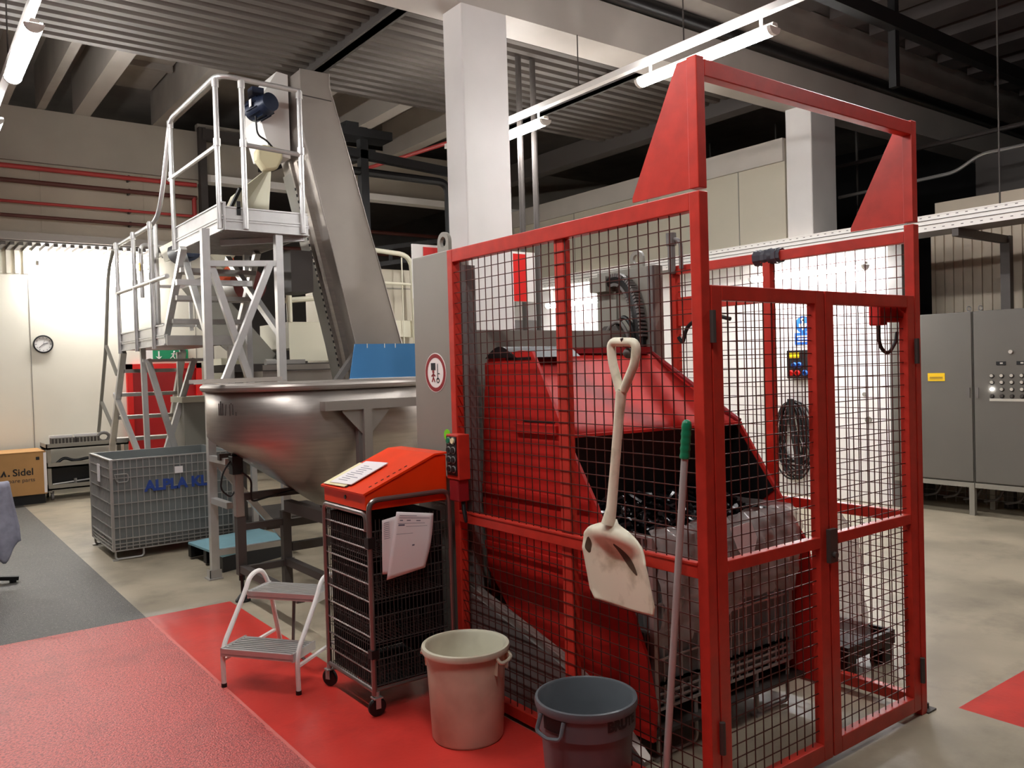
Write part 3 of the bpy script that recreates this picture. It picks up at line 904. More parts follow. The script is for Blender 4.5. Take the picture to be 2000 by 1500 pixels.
def film_right(u, v):
    y = 2.285 + 1.0 * u
    fold = .010 * math.sin(19 * u + 3 * v) + .006 * math.sin(43 * u)
    return (3.325 + .022 * math.sin(math.pi * v) + fold * .5, y, .925 - v * .40)
fb.grid(film_right, 40, 10)
def film_in(u, v):
    x = 2.42 + .87 * u
    return (x, 2.30 + v * .05 + .008 * math.sin(31 * u), .93 - v * .10 + .012 * math.sin(17 * u + 2))
fb.grid(film_in, 50, 4)
tag(build('film_liner', fb, M['film'], ang=60), 'crumpled clear plastic film hanging over the rim of the crate in the red bucket', 'plastic film')
tag(build('paper_label', MB().prism([(2.79, 2.222, .895), (2.93, 2.222, .905), (2.965, 2.218, .83), (2.93, 2.214, .755), (2.875, 2.214, .745), (2.83, 2.216, .80)], (0, .002, 0)), M['paper'], smooth=False), 'pale torn paper label caught under the clear film of the caged crate', 'paper')

# film wrapped bundle on a black tray beyond the cage
t = thing('black_tray', 'black plastic tray on the floor beyond the right mesh of the cage', 'tray', (3.92, 2.42, 0))
build('tray_body', MB().box(3.70, 4.14, 2.25, 2.62, .10, .13).box(3.70, 4.14, 2.25, 2.27, .13, .17).box(3.70, 4.14, 2.60, 2.62, .13, .17).box(3.70, 3.72, 2.27, 2.60, .13, .17).box(4.12, 4.14, 2.27, 2.60, .13, .17), M['black'], t, smooth=False)
for x in (3.71, 4.05):
    for y in (2.26, 2.53):
        build('tray_foot', MB().box(x, x + .08, y, y + .08, 0, .10), M['black'], t, smooth=False)
wb = MB()
def wrap(u, v):
    a = 2 * math.pi * u; z = .135 + .66 * v
    r = .11 + .05 * (1 - v) ** 2 + .014 * math.sin(5 * a + 9 * v) + .009 * math.sin(11 * a - 13 * v)
    r *= (1 - .55 * max(0, v - .8) / .2)
    return (3.885 + .02 * math.sin(4 * v) + r * math.cos(a), 2.43 + r * .95 * math.sin(a), z)
wb.grid(wrap, 40, 24)
tag(build('film_bundle', wb, M['filmwrap'], ang=70), 'upright bundle of crumpled clear film standing on the black tray', 'plastic film')


# ================================================================== FOREGROUND TOOLS
# white plastic shovel hanging on the side mesh
t = thing('shovel', 'dirty white plastic shovel hanging on the mesh of the red cage', 'shovel', (2.13, 2.2, .7))
def lerp(a, b, k): return a + (b - a) * k
def wprof(u):
    keys = [(0, .022), (.06, .032), (.10, .075), (.16, .125), (.24, .153), (.4, .165), (1, .166)]
    for (a, b), (c, d) in zip(keys, keys[1:]):
        if u <= c:
            return lerp(b, d, (u - a) / (c - a))
    return keys[-1][1]
def scoop(u, v):
    s = 2 * v - 1
    cy, cz = lerp(2.247, 2.168, u), lerp(1.02, .712, u)
    ay, az = Vector((1, .06 - .06 * u)).normalized()
    w = wprof(u)
    dome = .042 * math.exp(-((u - .16) / .16) ** 2)
    rim = .045 * abs(s) ** 2.6 * min(1, max(0, (u - .12) / .3))
    x = 2.155 - dome * (1 - .6 * s * s) - rim - .008
    sag = .035 * (1 - s * s) * max(0, u - .75) / .25 * 0
    q = 1.0 if u < .9 else 1 - .10 * ((u - .9) / .1) * abs(s) ** 6
    return (x, cy + s * w * ay * q, cz + s * w * az - .022 * u * (1 - s * s))
sc = MB().grid(scoop, 40, 28)
build('scoop', sc, M['shovel'], t, solid=.007, ang=80)
def dirt(u0, s0, u1, s1, w):
    """smear lying on the blade from (u0, s0) to (u1, s1)"""
    mb = MB()
    def fn(p, q):
        k = w * math.sin(math.pi * (.06 + .9 * p)) ** .7
        x, y, z = scoop(lerp(u0, u1, p) + (2 * q - 1) * k * .35, (lerp(s0, s1, p) + (2 * q - 1) * k + 1) / 2)
        return (x - .0045, y, z)
    mb.grid(fn, 18, 4)
    return mb
build('dirt_streak', dirt(.27, -.02, .58, -.46, .10), M['dirt'], t, label='dark brown dirt streak')
build('dirt_streak', dirt(.28, .86, .46, .84, .08), M['dirt'], t, label='dark brown dirt streak')
build('shaft', MB().tube([(2.14, 2.183, 1.50), (2.14, 2.20, 1.40), (2.135, 2.225, 1.2), (2.128, 2.24, 1.06), (2.115, 2.247, 1.0)], [.021, .0185, .0185, .020, .027], 14), M['shovel'], t)
build('handle', MB().tube(path([(2.14, 2.172, 1.50), (2.14, 2.11, 1.60), (2.14, 2.10, 1.672), (2.14, 2.232, 1.680), (2.14, 2.228, 1.61), (2.14, 2.192, 1.50)], .028), [.017] * 26, 12), M['shovel'], t)
build('hook', MB().tube(path([(2.19, 2.16, 1.665), (2.135, 2.16, 1.66), (2.125, 2.16, 1.69)], .015), .006, 8).sphere((2.15, 2.152, 1.635), .02, 8), M['darksteel'], t)

# pole with green grip leaning on the cage
t = thing('pole', 'long aluminium pole with a green grip leaning against the red cage', 'pole', (2.11, 1.99, 0))
pa, pb = Vector((2.162, 1.895, 1.385)), Vector((2.115, 2.005, 0.0))
d = (pa - pb).normalized()
build('shaft', MB().cyl(pb, pa - d * .05, .0125, 14), M['polealu'], t)
gp = []
gr = []
for k in range(15):
    gp.append(pa - d * (.118 * (1 - k / 14))); gr.append(.0165 + (.0018 if k % 3 == 1 else 0))
build('grip', MB().tube(gp, gr, 14).sphere(pa, .0165, 8).tube([pa, pa + d * .012], [.012, .004], 10), M['green'], t, label='green ribbed grip')

# white bin
bx, by = 1.957, 2.998
t = thing('white_bin', 'tall off-white plastic bin on the red floor next to the trolley', 'bin', (bx, by, 0))
pr = [(0, .0), (.148, .0), (.155, .012), (.172, .36), (.173, .375), (.190, .378), (.193, .392), (.190, .403), (.176, .404), (.168, .395), (.150, .02), (0, .018)]
build('bin_body', MB().lathe(pr, (bx, by, 0), 56), M['whiteplastic'], t, ang=50)
for a in (-62, 118):
    c_, s_ = math.cos(math.radians(a)), math.sin(math.radians(a))
    mb = MB()
    def rot(px, py, pz): return (bx + c_ * px - s_ * py, by + s_ * px + c_ * py, pz)
    mb.tube([rot(*p) for p in path([(.172, -.05, .378), (.196, -.052, .352), (.199, 0, .348), (.196, .052, .352), (.172, .05, .378)], .02)], .008, 8)
    for q in (-.05, .05):
        mb.bar(rot(.169, q, .30), rot(.176, q, .38), .004, .02)
    build('bin_handle', mb, M['whiteplastic'], t)

# grey round bin
bx2, by2 = 1.972, 2.235
t = thing('grey_bin', 'round dark grey plastic bin with black lettering in front of the red mesh', 'bin', (bx2, by2, 0))
pr = [(0, 0), (.140, 0), (.147, .01), (.166, .295), (.176, .30), (.178, .372), (.184, .375), (.187, .39), (.184, .403), (.176, .405), (.170, .398), (.169, .31), (.158, .295), (.140, .02), (0, .018)]
build('bin_body', MB().lathe(pr, (bx2, by2, 0), 56), M['brute'], t, ang=45)
for a in (186, 6):
    c_, s_ = math.cos(math.radians(a)), math.sin(math.radians(a))
    def rot2(px, py, pz): return (bx2 + c_ * px - s_ * py, by2 + s_ * px + c_ * py, pz)
    mb = MB()
    mb.tube([rot2(*p) for p in path([(.176, -.055, .372), (.198, -.058, .318), (.203, 0, .306), (.198, .058, .318), (.176, .055, .372)], .015)], .0075, 8)
    h = build('bin_handle', mb, M['brute'], t)
    mb = MB()
    def hole(u, v):
        y = (u - .5) * .088; z = .325 + .045 * v
        r = .1798
        return rot2(math.sqrt(r * r - y * y), y, z)
    mb.grid(hole, 8, 2)
    build('handle_opening', mb, M['black'], h)
tx = math.radians(-88)
def wb_(x, y):
    a = tx + (x - .062) / .1775
    return Vector((bx2 + .1788 * math.cos(a), by2 + .1788 * math.sin(a), .338 + y))
def txt_on_bin():
    return text('lettering', 'BRUTE', .047, (0, 0, 0), (1, 0, 0), (0, 0, 1), M['blackink'], t, bold=.0028, warp=wb_)
txt_on_bin()

# two step stool
st = thing('step_stool', 'small two step aluminium stool with white tube legs on the red floor', 'step stool', (1.304, 4.286, 0), math.atan2(-.811, .584))
# local frame: x along the front edge, y pointing back
def loc_tube(a):
    return path([(a, 0, .008), (a, -.005, .20), (a, .20, .435), (a, .25, .512), (a, .355, .525), (a, .42, .43), (a, .53, .008)], .06, 6)
for a in (.012, .448):
    lg = build('side_frame', MB().tube(loc_tube(a), .0125, 10), M['white'], st, local=True, label='white scuffed tube leg frame')
    build('foot', MB().cyl((a, 0, 0), (a, 0, .02), .0145, 10).cyl((a, .535, 0), (a, .53, .02), .0145, 10), M['black'], lg, local=True, split=True)
for nm, b0, b1, z in (('lower_step', -.03, .18, .205), ('upper_step', .21, .42, .435)):
    mb = MB().box(.025, .435, b0, b1, z - .03, z - .022).box(.025, .435, b0, b0 + .006, z - .035, z + .002).box(.025, .435, b1 - .006, b1, z - .035, z)
    for k in range(8):
        y = b0 + .016 + (b1 - b0 - .032) * k / 7
        mb.box(.025, .435, y - .008, y + .008, z - .022, z)
    s_ = build(nm, mb, M['alu'], st, local=True, smooth=False, label='ribbed aluminium tread')
    build('end_plate', MB().box(.018, .028, b0, b1, z - .038, z + .006).box(.432, .442, b0, b1, z - .038, z + .006), M['alu'], s_, local=True, smooth=False, split=True)
build('cross_strut', MB().tube([(.23, .33, .40), (.23, .30, .10), (.30, .30, .06)], .009, 8), M['greydark'], st, local=True)
build('brace', MB().bar((.012, .0, .14), (.012, .46, .15), .018, .012).bar((.448, .0, .14), (.448, .46, .15), .018, .012), M['white'], st, local=True, smooth=False, split=True)

# ================================================================== WIRE TROLLEY
tx0, tx1, ty0, ty1 = 1.735, 2.172, 3.435, 3.925
tr = thing('wire_trolley', 'tall wire trolley on castors carrying the orange box', 'trolley', ((tx0 + tx1) / 2, (ty0 + ty1) / 2, 0))
TS = M['tubesteel']
build('side_frame', MB().tube(path([(tx0, ty0, .10), (tx0, ty0, 1.0), (tx1, ty0, 1.0), (tx1, ty0, .10)], .05), .0125, 10).tube([(tx0, ty0, .12), (tx1, ty0, .12)], .008, 8), TS, tr)
build('side_frame', MB().tube(path([(tx0, ty1, .10), (tx0, ty1, .935), (tx0, ty0 + .03, .935), (tx0, ty0 + .03, .86)], .04), .0125, 10).tube([(tx0, ty0, .12), (tx0, ty1, .12)], .012, 8), TS, tr)
build('side_frame', MB().tube(path([(tx1, ty1, .10), (tx1, ty1, .935), (tx1, ty0 + .02, .935)], .04), .0125, 10), TS, tr)
build('clamp', MB().box(tx0 - .016, tx0 + .02, ty0 - .016, ty0 + .02, .78, .83).box(tx0 - .016, tx0 + .02, ty0 - .016, ty0 + .02, .27, .31), M['black'], tr, smooth=False, split=True)
for o, u, L in (((tx0 + .01, ty0, .13), (1, 0, 0), tx1 - tx0 - .02), ((tx0, ty1 - .01, .13), (0, -1, 0), ty1 - ty0 - .02), ((tx0 + .01, ty1, .13), (1, 0, 0), tx1 - tx0 - .02)):
    build('wire_panel', MB().wires(o, u, (0, 0, 1), L, .78, .021, .098, .0026), M['darksteel'], tr, smooth=False)
for z in (.13, .33, .53, .73):
    mb = MB().wires((tx0 + .02, ty0 + .02, z), (1, 0, 0), (0, 1, 0), tx1 - tx0 - .04, ty1 - ty0 - .04, .024, .1, .003)
    mb.tube([(tx0 + .02, ty0 + .02, z + .12), (tx1 - .02, ty0 + .02, z + .12), (tx1 - .02, ty1 - .02, z + .12), (tx0 + .02, ty1 - .02, z + .12)], .004, 6, closed=True)
    mb.tube([(tx0 + .02, ty0 + .02, z), (tx1 - .02, ty0 + .02, z), (tx1 - .02, ty1 - .02, z), (tx0 + .02, ty1 - .02, z)], .004, 6, closed=True)
    mb.wires((tx0 + .022, ty1 - .02, z), (0, -1, 0), (0, 0, 1), ty1 - ty0 - .04, .12, .016, .06, .0024)
    mb.wires((tx0 + .02, ty0 + .022, z), (1, 0, 0), (0, 0, 1), tx1 - tx0 - .04, .12, .016, .06, .0024)
    build('basket', mb, M['darksteel'], tr, smooth=False)
rl = MB()
for k in range(9):
    z = .20 + k * .082
    rl.tube([(tx0, ty0 + .012, z), (tx0, ty1 - .012, z)], .0045, 6)
build('front_bar', rl, TS, tr, split=True)
build('shade_plate', MB().box(tx0 + .02, tx1 - .02, ty0 + .02, ty1 - .02, .122, .127), M['blacksteel'], tr, smooth=False)  # dark plate added to stand for the shade beneath the baskets
build('back_board', MB().box(tx0 + .02, tx1 - .02, ty1 - .035, ty1 - .03, .14, .90).box(tx1 - .035, tx1 - .03, ty0 + .03, ty1 - .04, .14, .90), M['blacksteel'], tr, smooth=False)
for x, y, a in ((tx0, ty1, .5), (tx0 + .01, ty0, 1.5), (tx1 - .01, ty0, .2), (tx1, ty1, .9)):
    ca, sa = math.cos(a) * .012, math.sin(a) * .012
    cst = build('caster', MB().cyl((x, y, .085), (x, y, .115), .014, 10).bar((x - ca * 1.6, y - sa * 1.6, .04), (x - ca * 1.6, y - sa * 1.6, .09), .024, .004, up=(ca, sa, 0)).bar((x + ca * 1.6, y + sa * 1.6, .04), (x + ca * 1.6, y + sa * 1.6, .09), .024, .004, up=(ca, sa, 0)).box(x - .022, x + .022, y - .022, y + .022, .084, .09), M['wiresteel'], tr, smooth=False)
    build('wheel', MB().lathe([(.004, -.011), (.036, -.011), (.043, -.006), (.043, .006), (.036, .011), (.004, .011)], (x, y, .0435), 24, (ca, sa, 0)), M['black'], cst)

# orange desk box on top
ob = thing('orange_box', 'orange sheet metal desk box with a sloping lid on top of the wire trolley', 'box', (1.95, 3.68, .95))
ox0, ox1, oy0, oy1 = 1.728, 2.172, 3.452, 3.905
prof = [(ox0, .952), (ox1, .952), (ox1, 1.175), (2.105, 1.175), (ox0, 1.025)]
build('box_body', MB().xz(prof, oy0, oy1), M['orange'], ob, bevel=.003, smooth=False)
lp = [(ox0 - .012, 1.022), (2.105, 1.177), (ox1 + .01, 1.180), (ox1 + .01, 1.188), (2.102, 1.186), (ox0 - .014, 1.032)]
ld = build('lid', MB().xz(lp, oy0 - .008, oy1 + .008), M['orange'], ob, smooth=False)
hl = MB()
th = math.atan2(.155, .389)
for k in range(7):
    x = 1.765 + k * .032
    z = 1.0335 + (x - ox0 + .014) * math.tan(th)
    hl.prism([(x, oy0 + .03, z), (x + .014, oy0 + .03, z + .014 * math.tan(th)), (x + .014, oy0 + .037, z + .014 * math.tan(th)), (x, oy0 + .037, z)], (-.0003, 0, .0012))
build('vent_slot', hl, M['black'], ld, smooth=False)
build('lock', MB().cyl((ox0 - .004, 3.66, .995), (ox0 + .004, 3.66, .995), .010, 12), M['darksteel'], ob)

def on_lid(u, v, h=0):
    """u up the slope from the front edge, v across"""
    x = ox0 - .014 + u * math.cos(th) - h * math.sin(th)
    return (x, v, 1.032 + u * math.sin(th) + h * math.cos(th))
def lid_slab(corners, h0, h1):
    mb = MB(); n = Vector((-math.sin(th), 0, math.cos(th)))
    return mb.prism([on_lid(u, v, h0) for u, v in corners], n * (h1 - h0))
cbt = thing('clipboard', 'clipboard with cream folder and white printed sheets lying on the orange lid', 'clipboard', on_lid(.1, 3.75, .003))
c0 = [(.012, 3.875), (.020, 3.655), (.235, 3.660), (.238, 3.885)]
build('board', lid_slab(c0, .002, .005), M['black'], cbt, smooth=False)
build('folder', lid_slab([(.006, 3.888), (.014, 3.665), (.225, 3.668), (.23, 3.895)], .0055, .008), M['cream'], cbt, smooth=False, label='cream card folder')
shp = [(.022, 3.835), (.036, 3.628), (.262, 3.640), (.246, 3.848)]
build('sheet', lid_slab(shp, .0085, .0125), M['paper'], cbt, smooth=False, label='white printed sheets')
il = MB(); n = Vector((-math.sin(th), 0, math.cos(th)))
random.seed(3)
for k in range(9):
    u = .055 + k * .018
    a, b = 3.81 - random.uniform(0, .03), 3.66 + random.uniform(0, .09)
    il.prism([on_lid(u, a, .0127), on_lid(u + .004, a, .0127), on_lid(u + .006, b, .0127), on_lid(u + .002, b, .0127)], n * .0004)
build('print_lines', il, M['ink'], cbt, smooth=False)

def hanging_sheet(name, label, pts, y, lines):
    """paper hanging in the plane y with a slight curl"""
    (ax, az), (bx_, bz), (cx, cz), (dx, dz) = pts
    t = thing(name, label, 'paper', ((ax + bx_) / 2, y, cz), 0)
    def fn(u, v):
        x = lerp(lerp(ax, bx_, u), lerp(dx, cx, u), v); z = lerp(lerp(az, bz, u), lerp(dz, cz, u), v)
        return (x + .008 * math.sin(v * 3.1) * (u - .5), y - .014 * math.sin(math.pi * v) * (.4 + .6 * u) - .010 * v * v * u, z)
    build('sheet', MB().grid(fn, 10, 14), M['paper'], t, solid=.0012, ang=60)
    mb = MB()
    for (u0, u1, v0, v1) in lines:
        def g(a, b):
            p = fn(lerp(u0, u1, a), lerp(v0, v1, b)); return (p[0], p[1] - .0012, p[2])
        mb.grid(g, 4, 1)
    build('print_lines', mb, M['ink'], t)
    return t
L1 = [(.08, .34, .06 + .035 * k, .068 + .035 * k) for k in range(9)]
hanging_sheet('paper_sheet', 'white printed sheet hanging behind the other one on the wire trolley', [(1.792, .905), (1.90, .92), (1.90, .64), (1.786, .655)], 3.417, L1)
L2 = [(.10, .55, .05, .058), (.10, .9, .085, .093), (.12, .2, .12, .135), (.3, .4, .12, .135), (.55, .66, .125, .14), (.08, .78, .17, .176), (.10, .26, .185, .21), (.3, .85, .22, .225), (.08, .5, .33, .335), (.52, .58, .52, .545)]
hanging_sheet('paper_sheet', 'large white printed sheet hanging in front on the side of the wire trolley', [(1.862, .938), (2.062, .905), (2.0, .655), (1.80, .628)], 3.405, L2)


# ================================================================== STAINLESS HOPPER
def rrect(x0, x1, y0, y1, r, z, n=10):
    out = []
    for cx, cy, a0 in ((x1 - r, y1 - r, 0), (x0 + r, y1 - r, 90), (x0 + r, y0 + r, 180), (x1 - r, y0 + r, 270)):
        for k in range(n + 1):
            a = math.radians(a0 + 90 * k / n)
            out.append((cx + r * math.cos(a), cy + r * math.sin(a), z))
    return out
def loft(secs, cap=False):
    n = len(secs[0]); vs = [p for s_ in secs for p in s_]; fs = []
    for i in range(len(secs) - 1):
        for k in range(n):
            l = (k + 1) % n
            fs.append((i * n + k, i * n + l, (i + 1) * n + l, (i + 1) * n + k))
    if cap: fs.append(tuple((len(secs) - 1) * n + k for k in range(n)))
    return MB().add(vs, fs)
hx0, hx1, hy0, hy1 = 1.76, 3.35, 5.16, 6.42
hp = thing('hopper', 'large brushed stainless steel hopper with a funnel base on a dark stand', 'hopper', (2.4, 5.7, 0))
secs = []
for k, (z, f) in enumerate([(1.505, 0), (1.30, 0), (1.165, 0), (1.14, .02), (1.10, .09), (.62, 1.0)]):
    bx0, bx1, by0, by1 = 2.50, 2.92, 5.42, 5.88
    r = lerp(.58, .08, f)
    secs.append(rrect(lerp(hx0, bx0, f), lerp(hx1, bx1, f), lerp(hy0, by0, f), lerp(hy1, by1, f), r, z))
build('tub', loft(secs, True), M['stainless'], hp, ang=60, solid=.004)
build('rim', MB().tube([(p[0], p[1], 1.505) for p in rrect(hx0 - .012, hx1 + .012, hy0 - .012, hy1 + .012, .59, 0)], .026, 10, closed=True), M['stainlesspl'], hp)
build('front_beam', MB().box(2.27, 3.3, 5.065, 5.15, 1.34, 1.402), M['stainlesspl'], hp, smooth=False)
build('leg', MB().box(2.545, 2.605, 5.06, 5.12, .03, 1.34), M['stainlesspl'], hp, smooth=False)
build('leg', MB().box(2.52, 2.545, 5.10, 5.15, .2, 1.34), M['greydark'], hp, smooth=False)
for s_ in (-1, 1):
    xa = 2.545 if s_ < 0 else 2.605
    build('gusset_plate', MB().xz([(xa, 1.34), (xa + s_ * .145, 1.34), (xa + s_ * .145, 1.325), (xa, 1.17)], 5.085, 5.095), M['stainlesspl'], hp, smooth=False)
SF = M['darksteel']
for x, y in ((1.93, 5.80), (2.26, 5.80)):
    build('leg', MB().box(x - .03, x + .03, y - .03, y + .03, .19 if x < 2 else .06, .62 if x < 2 else .60), SF, hp, smooth=False)
build('foot', MB().lathe([(.0, 0), (.052, 0), (.052, .012), (.026, .045), (.012, .06), (.012, .15), (.022, .15), (.022, .19), (0, .19)], (1.93, 5.80, 0), 18), M['black'], hp)
build('foot', MB().lathe([(.0, 0), (.045, 0), (.045, .012), (.012, .05), (.012, .08), (0, .08)], (2.26, 5.80, 0), 16), M['black'], hp)
fr_ = MB()
for z in (.50, .20):
    fr_.box(1.96, 2.23, 5.78, 5.82, z, z + .045)
fr_.box(1.95, 2.9, 5.78, 5.83, .71, .76)
for x in (1.93, 2.26):
    fr_.box(x - .025, x + .025, 4.75, 5.77, .21, .26)
fr_.box(2.24, 2.30, 4.9, 5.77, .60, .68).box(2.3, 3.3, 5.78, 5.83, .30, .36).box(2.3, 3.3, 6.3, 6.35, .38, .44).bar((1.95, 6.3, .98), (2.9, 6.3, .98), .05)
build('stand_bar', fr_, SF, hp, smooth=False, split=True)
col = build('lifting_column', MB().box(1.895, 1.955, 5.765, 5.83, .60, .98), M['stainlesspl'], hp, bevel=.006, smooth=False)
build('actuator', MB().box(1.875, 1.95, 5.75, 5.84, .90, 1.03).cyl((1.91, 5.795, 1.03), (1.91, 5.795, 1.045), .028, 12), M['black'], col, bevel=.006, smooth=False)
build('actuator_cable', MB().tube(path([(1.93, 5.74, .92), (2.0, 5.74, .86), (1.99, 5.74, .70), (2.2, 5.75, .735), (2.5, 5.76, .77)], .04), .007, 8).tube(path([(1.88, 5.8, 1.0), (1.82, 5.8, .92), (1.80, 5.8, .80), (1.87, 5.8, .74), (1.90, 5.8, .78)], .05), .006, 8), M['black'], hp)
tag(build('steel_angle', MB().bar((1.52, 5.42, 1.545), (2.33, 5.92, 1.545), .05, .006).bar((1.515, 5.44, 1.557), (2.325, 5.94, 1.557), .005, .03), M['stainlesspl'], smooth=False), 'thin steel angle bar lying across the left rim of the hopper', 'metal bar')
mk = MB()
for da, z0, z1, tilt in ((0, 1.325, 1.405, 0), (2.4, 1.325, 1.42, 0), (4.6, 1.325, 1.405, 0), (7.6, 1.325, 1.40, 1.2), (12.4, 1.325, 1.40, 0), (15.2, 1.33, 1.40, 0), (13.8, 1.40, 1.408, 0), (18.0, 1.325, 1.35, 0)):
    a0, a1 = math.radians(189 + da), math.radians(189 + da + tilt)
    mk.bar((2.34 + .583 * math.cos(a0), 5.74 + .583 * math.sin(a0), z0), (2.34 + .583 * math.cos(a1), 5.74 + .583 * math.sin(a1), z1), .006, .003)
build('stencil_mark', mk, M['darksteel'], hp, smooth=False, label='faint dark stencilled strokes')
# blue panel behind the rim
bp = thing('blue_board', 'flat bright blue board standing on the back rim of the hopper', 'panel', (3.4, 6.45, 1.53))
build('sheet', MB().xz([(3.078, 1.525), (3.78, 1.525), (3.78, 1.825), (3.135, 1.825)], 6.36, 6.372), M['bluepanel'], bp, smooth=False)
nb = MB()
for x in (3.245, 3.41, 3.515):
    nb.box(x, x + .006, 6.355, 6.36, 1.79, 1.828)
build('clip', nb, M['white'], bp, smooth=False, split=True)
build('edge_strip', MB().box(3.07, 3.78, 6.352, 6.36, 1.525, 1.535), M['white'], bp, smooth=False)

# ================================================================== INCLINED ELEVATOR
el = thing('inclined_elevator', 'tall inclined stainless elevator with a flat grey side panel', 'elevator', (3.7, 7.05, 0))
side = [(4.02, .25), (3.64, .25), (3.327, 1.847), (3.203, 2.39), (2.975, 3.36), (2.898, 3.667), (2.893, 4.20), (3.16, 4.20), (3.163, 4.08), (3.795, 1.845)]
build('side_panel', MB().xz(side, 6.745, 6.755), M['stainlesspl'], el, smooth=False)
build('panel_edge', MB().tube([(x, 6.743, z) for x, z in side[1:6]], .006, 6).tube([(x, 6.743, z) for x, z in side[7:]], .006, 6), M['stainless'], el)
build('panel_seam', MB().bar((2.90, 6.742, 3.975), (3.175, 6.742, 3.965), .004, .008), M['darksteel'], el, smooth=False)
inner = [(x + (.012 if i in (1, 2, 3, 4, 5, 6) else -.012), z) for i, (x, z) in enumerate(side)]
build('casing', MB().xz(inner, 6.755, 7.36), M['stainlesspl'], el, smooth=False)
# under side with flanges and the perforated cleat strip
def under(y0, y1, off, th_, za, zb):
    pl = [(3.64, .25), (3.327, 1.847), (3.203, 2.39), (2.975, 3.36), (2.898, 3.667), (2.893, 4.20)]
    def xz_at(z):
        for (xa, z0), (xb, z1) in zip(pl, pl[1:]):
            if z0 <= z <= z1:
                return lerp(xa, xb, (z - z0) / (z1 - z0))
    zs = [za] + [z for _, z in pl if za < z < zb] + [zb]
    P_ = [(xz_at(z) + .012 - off, z) for z in zs] + [(xz_at(z) + .012 - off - th_, z) for z in reversed(zs)]
    return MB().xz(P_, y0, y1), xz_at
mb, xat = under(6.93, 7.0, 0, .05, .4, 3.45)
build('flange', mb, M['stainless'], el, smooth=False)
mb, _ = under(7.12, 7.15, 0, .03, .4, 3.5)
build('flange', mb, M['stainless'], el, smooth=False)
mb, _ = under(7.15, 7.36, 0, .02, .3, 3.4)
build('return_cover', mb, M['greypaint'], el, smooth=False)
dt = MB()
z = .5
while z < 3.3:
    x = xat(z) + .012 - .032
    dt.bar((x, 7.135, z - .012), (x - .004, 7.135, z + .012), .014, .006, up=(1, 0, 0)); z += .055
build('perforation', dt, M['black'], el, smooth=False)
hb_ = build('head_cover', MB().xz([(2.70, 3.50), (2.88, 3.48), (2.88, 4.21), (2.78, 4.22), (2.66, 4.02), (2.62, 3.8)], 6.98, 7.40), M['white'], el, smooth=False)
mo = build('motor', MB().lathe([(.001, -.14), (.085, -.14), (.09, -.10), (.09, .06), (.08, .075), (.078, .13), (.001, .135)], (2.60, 6.88, 3.86), 20, (.25, -1, .12)), M['motor'], el)
fn = MB()
for k in range(14):
    a = 2 * math.pi * k / 14
    q = Vector((2.60, 6.88, 3.86)); ax = Vector((.25, -1, .12)).normalized(); u = ax.orthogonal().normalized(); w = ax.cross(u)
    r_ = (math.cos(a) * u + math.sin(a) * w) * .094
    fn.bar(q + r_ - ax * .10, q + r_ + ax * .05, .005, .016, up=tuple(r_))
build('cooling_fin', fn, M['motor'], mo, smooth=False)
build('terminal_box', MB().box(2.50, 2.60, 6.82, 6.93, 3.93, 4.0), M['motor'], mo, smooth=False)
build('type_plate', MB().box(2.493, 2.497, 6.84, 6.89, 3.84, 3.90), M['white'], mo, smooth=False)
build('motor_cable', MB().tube(path([(2.55, 6.9, 3.78), (2.56, 6.9, 3.62), (2.66, 6.95, 3.60), (2.72, 6.97, 3.55)], .05), .008, 8), M['black'], el)
build('gear_cover', MB().xz([(2.56, 3.50), (2.56, 3.42), (2.63, 3.33), (2.74, 3.36), (2.79, 3.46), (2.79, 3.54), (2.62, 3.56)], 6.92, 7.02), M['ivory'], el, bevel=.02)
build('drive_box', MB().box(2.80, 3.0, 6.86, 7.2, 2.30, 2.66), M['darksteel'], el, smooth=False)
build('support_foot', MB().bar((3.05, 6.75, 1.40), (3.35, 6.8, 1.75), .05).bar((3.5, 6.9, 0), (3.62, 6.9, .4), .08).bar((3.5, 7.3, 0), (3.62, 7.3, .4), .08), M['greydark'], el, smooth=False, split=True)
build('discharge_chute', MB().prism([(2.86, 7.38, 3.50), (2.62, 7.55, 3.28), (2.5, 8.1, 2.75), (2.62, 8.1, 2.62), (2.88, 7.55, 3.05)], (.02, .32, 0)), M['machwhite'], el, smooth=False)
build('chute_edge', MB().bar((2.62, 7.54, 3.30), (2.48, 8.12, 2.74), .03, .02), M['black'], el, smooth=False)

# ================================================================== ALUMINIUM PLATFORM STAIRS
al = thing('platform_stairs', 'aluminium access stairs with railed platforms behind the hopper', 'stairs', (2.1, 7.2, 0))
A = M['alu']
px0, px1, py0, py1 = 2.15, 2.83, 6.56, 7.93
dk = MB()
k = 0
y = py0
while y < py1:
    dk.box(px0, px1, y, y + .026, 2.735, 2.80); y += .046
dk.box(px0, px1, py0, py1, 2.785, 2.80)
build('upper_deck', dk, M['aludeck'], al, smooth=False)
def board(o, u, L, z0, z1, n_):
    """three band extruded toe board along u, outward normal n_"""
    o, u, n_ = Vector(o), Vector(u), Vector(n_)
    mb = MB(); h = z1 - z0
    mb.bar(o + Vector((0, 0, z0 + h / 2)), o + u * L + Vector((0, 0, z0 + h / 2)), .022, h)
    for f in (.34, .46):
        mb.bar(o + n_ * .0115 + Vector((0, 0, z0 + h * f)), o + n_ * .0115 + u * L + Vector((0, 0, z0 + h * f)), .003, .006)
    for f, w in ((.02, .012), (.40, .012), (.50, .012), (.98, .012)):
        mb.bar(o + n_ * .014 + Vector((0, 0, z0 + h * f)), o + n_ * .014 + u * L + Vector((0, 0, z0 + h * f)), .012, w)
    return mb
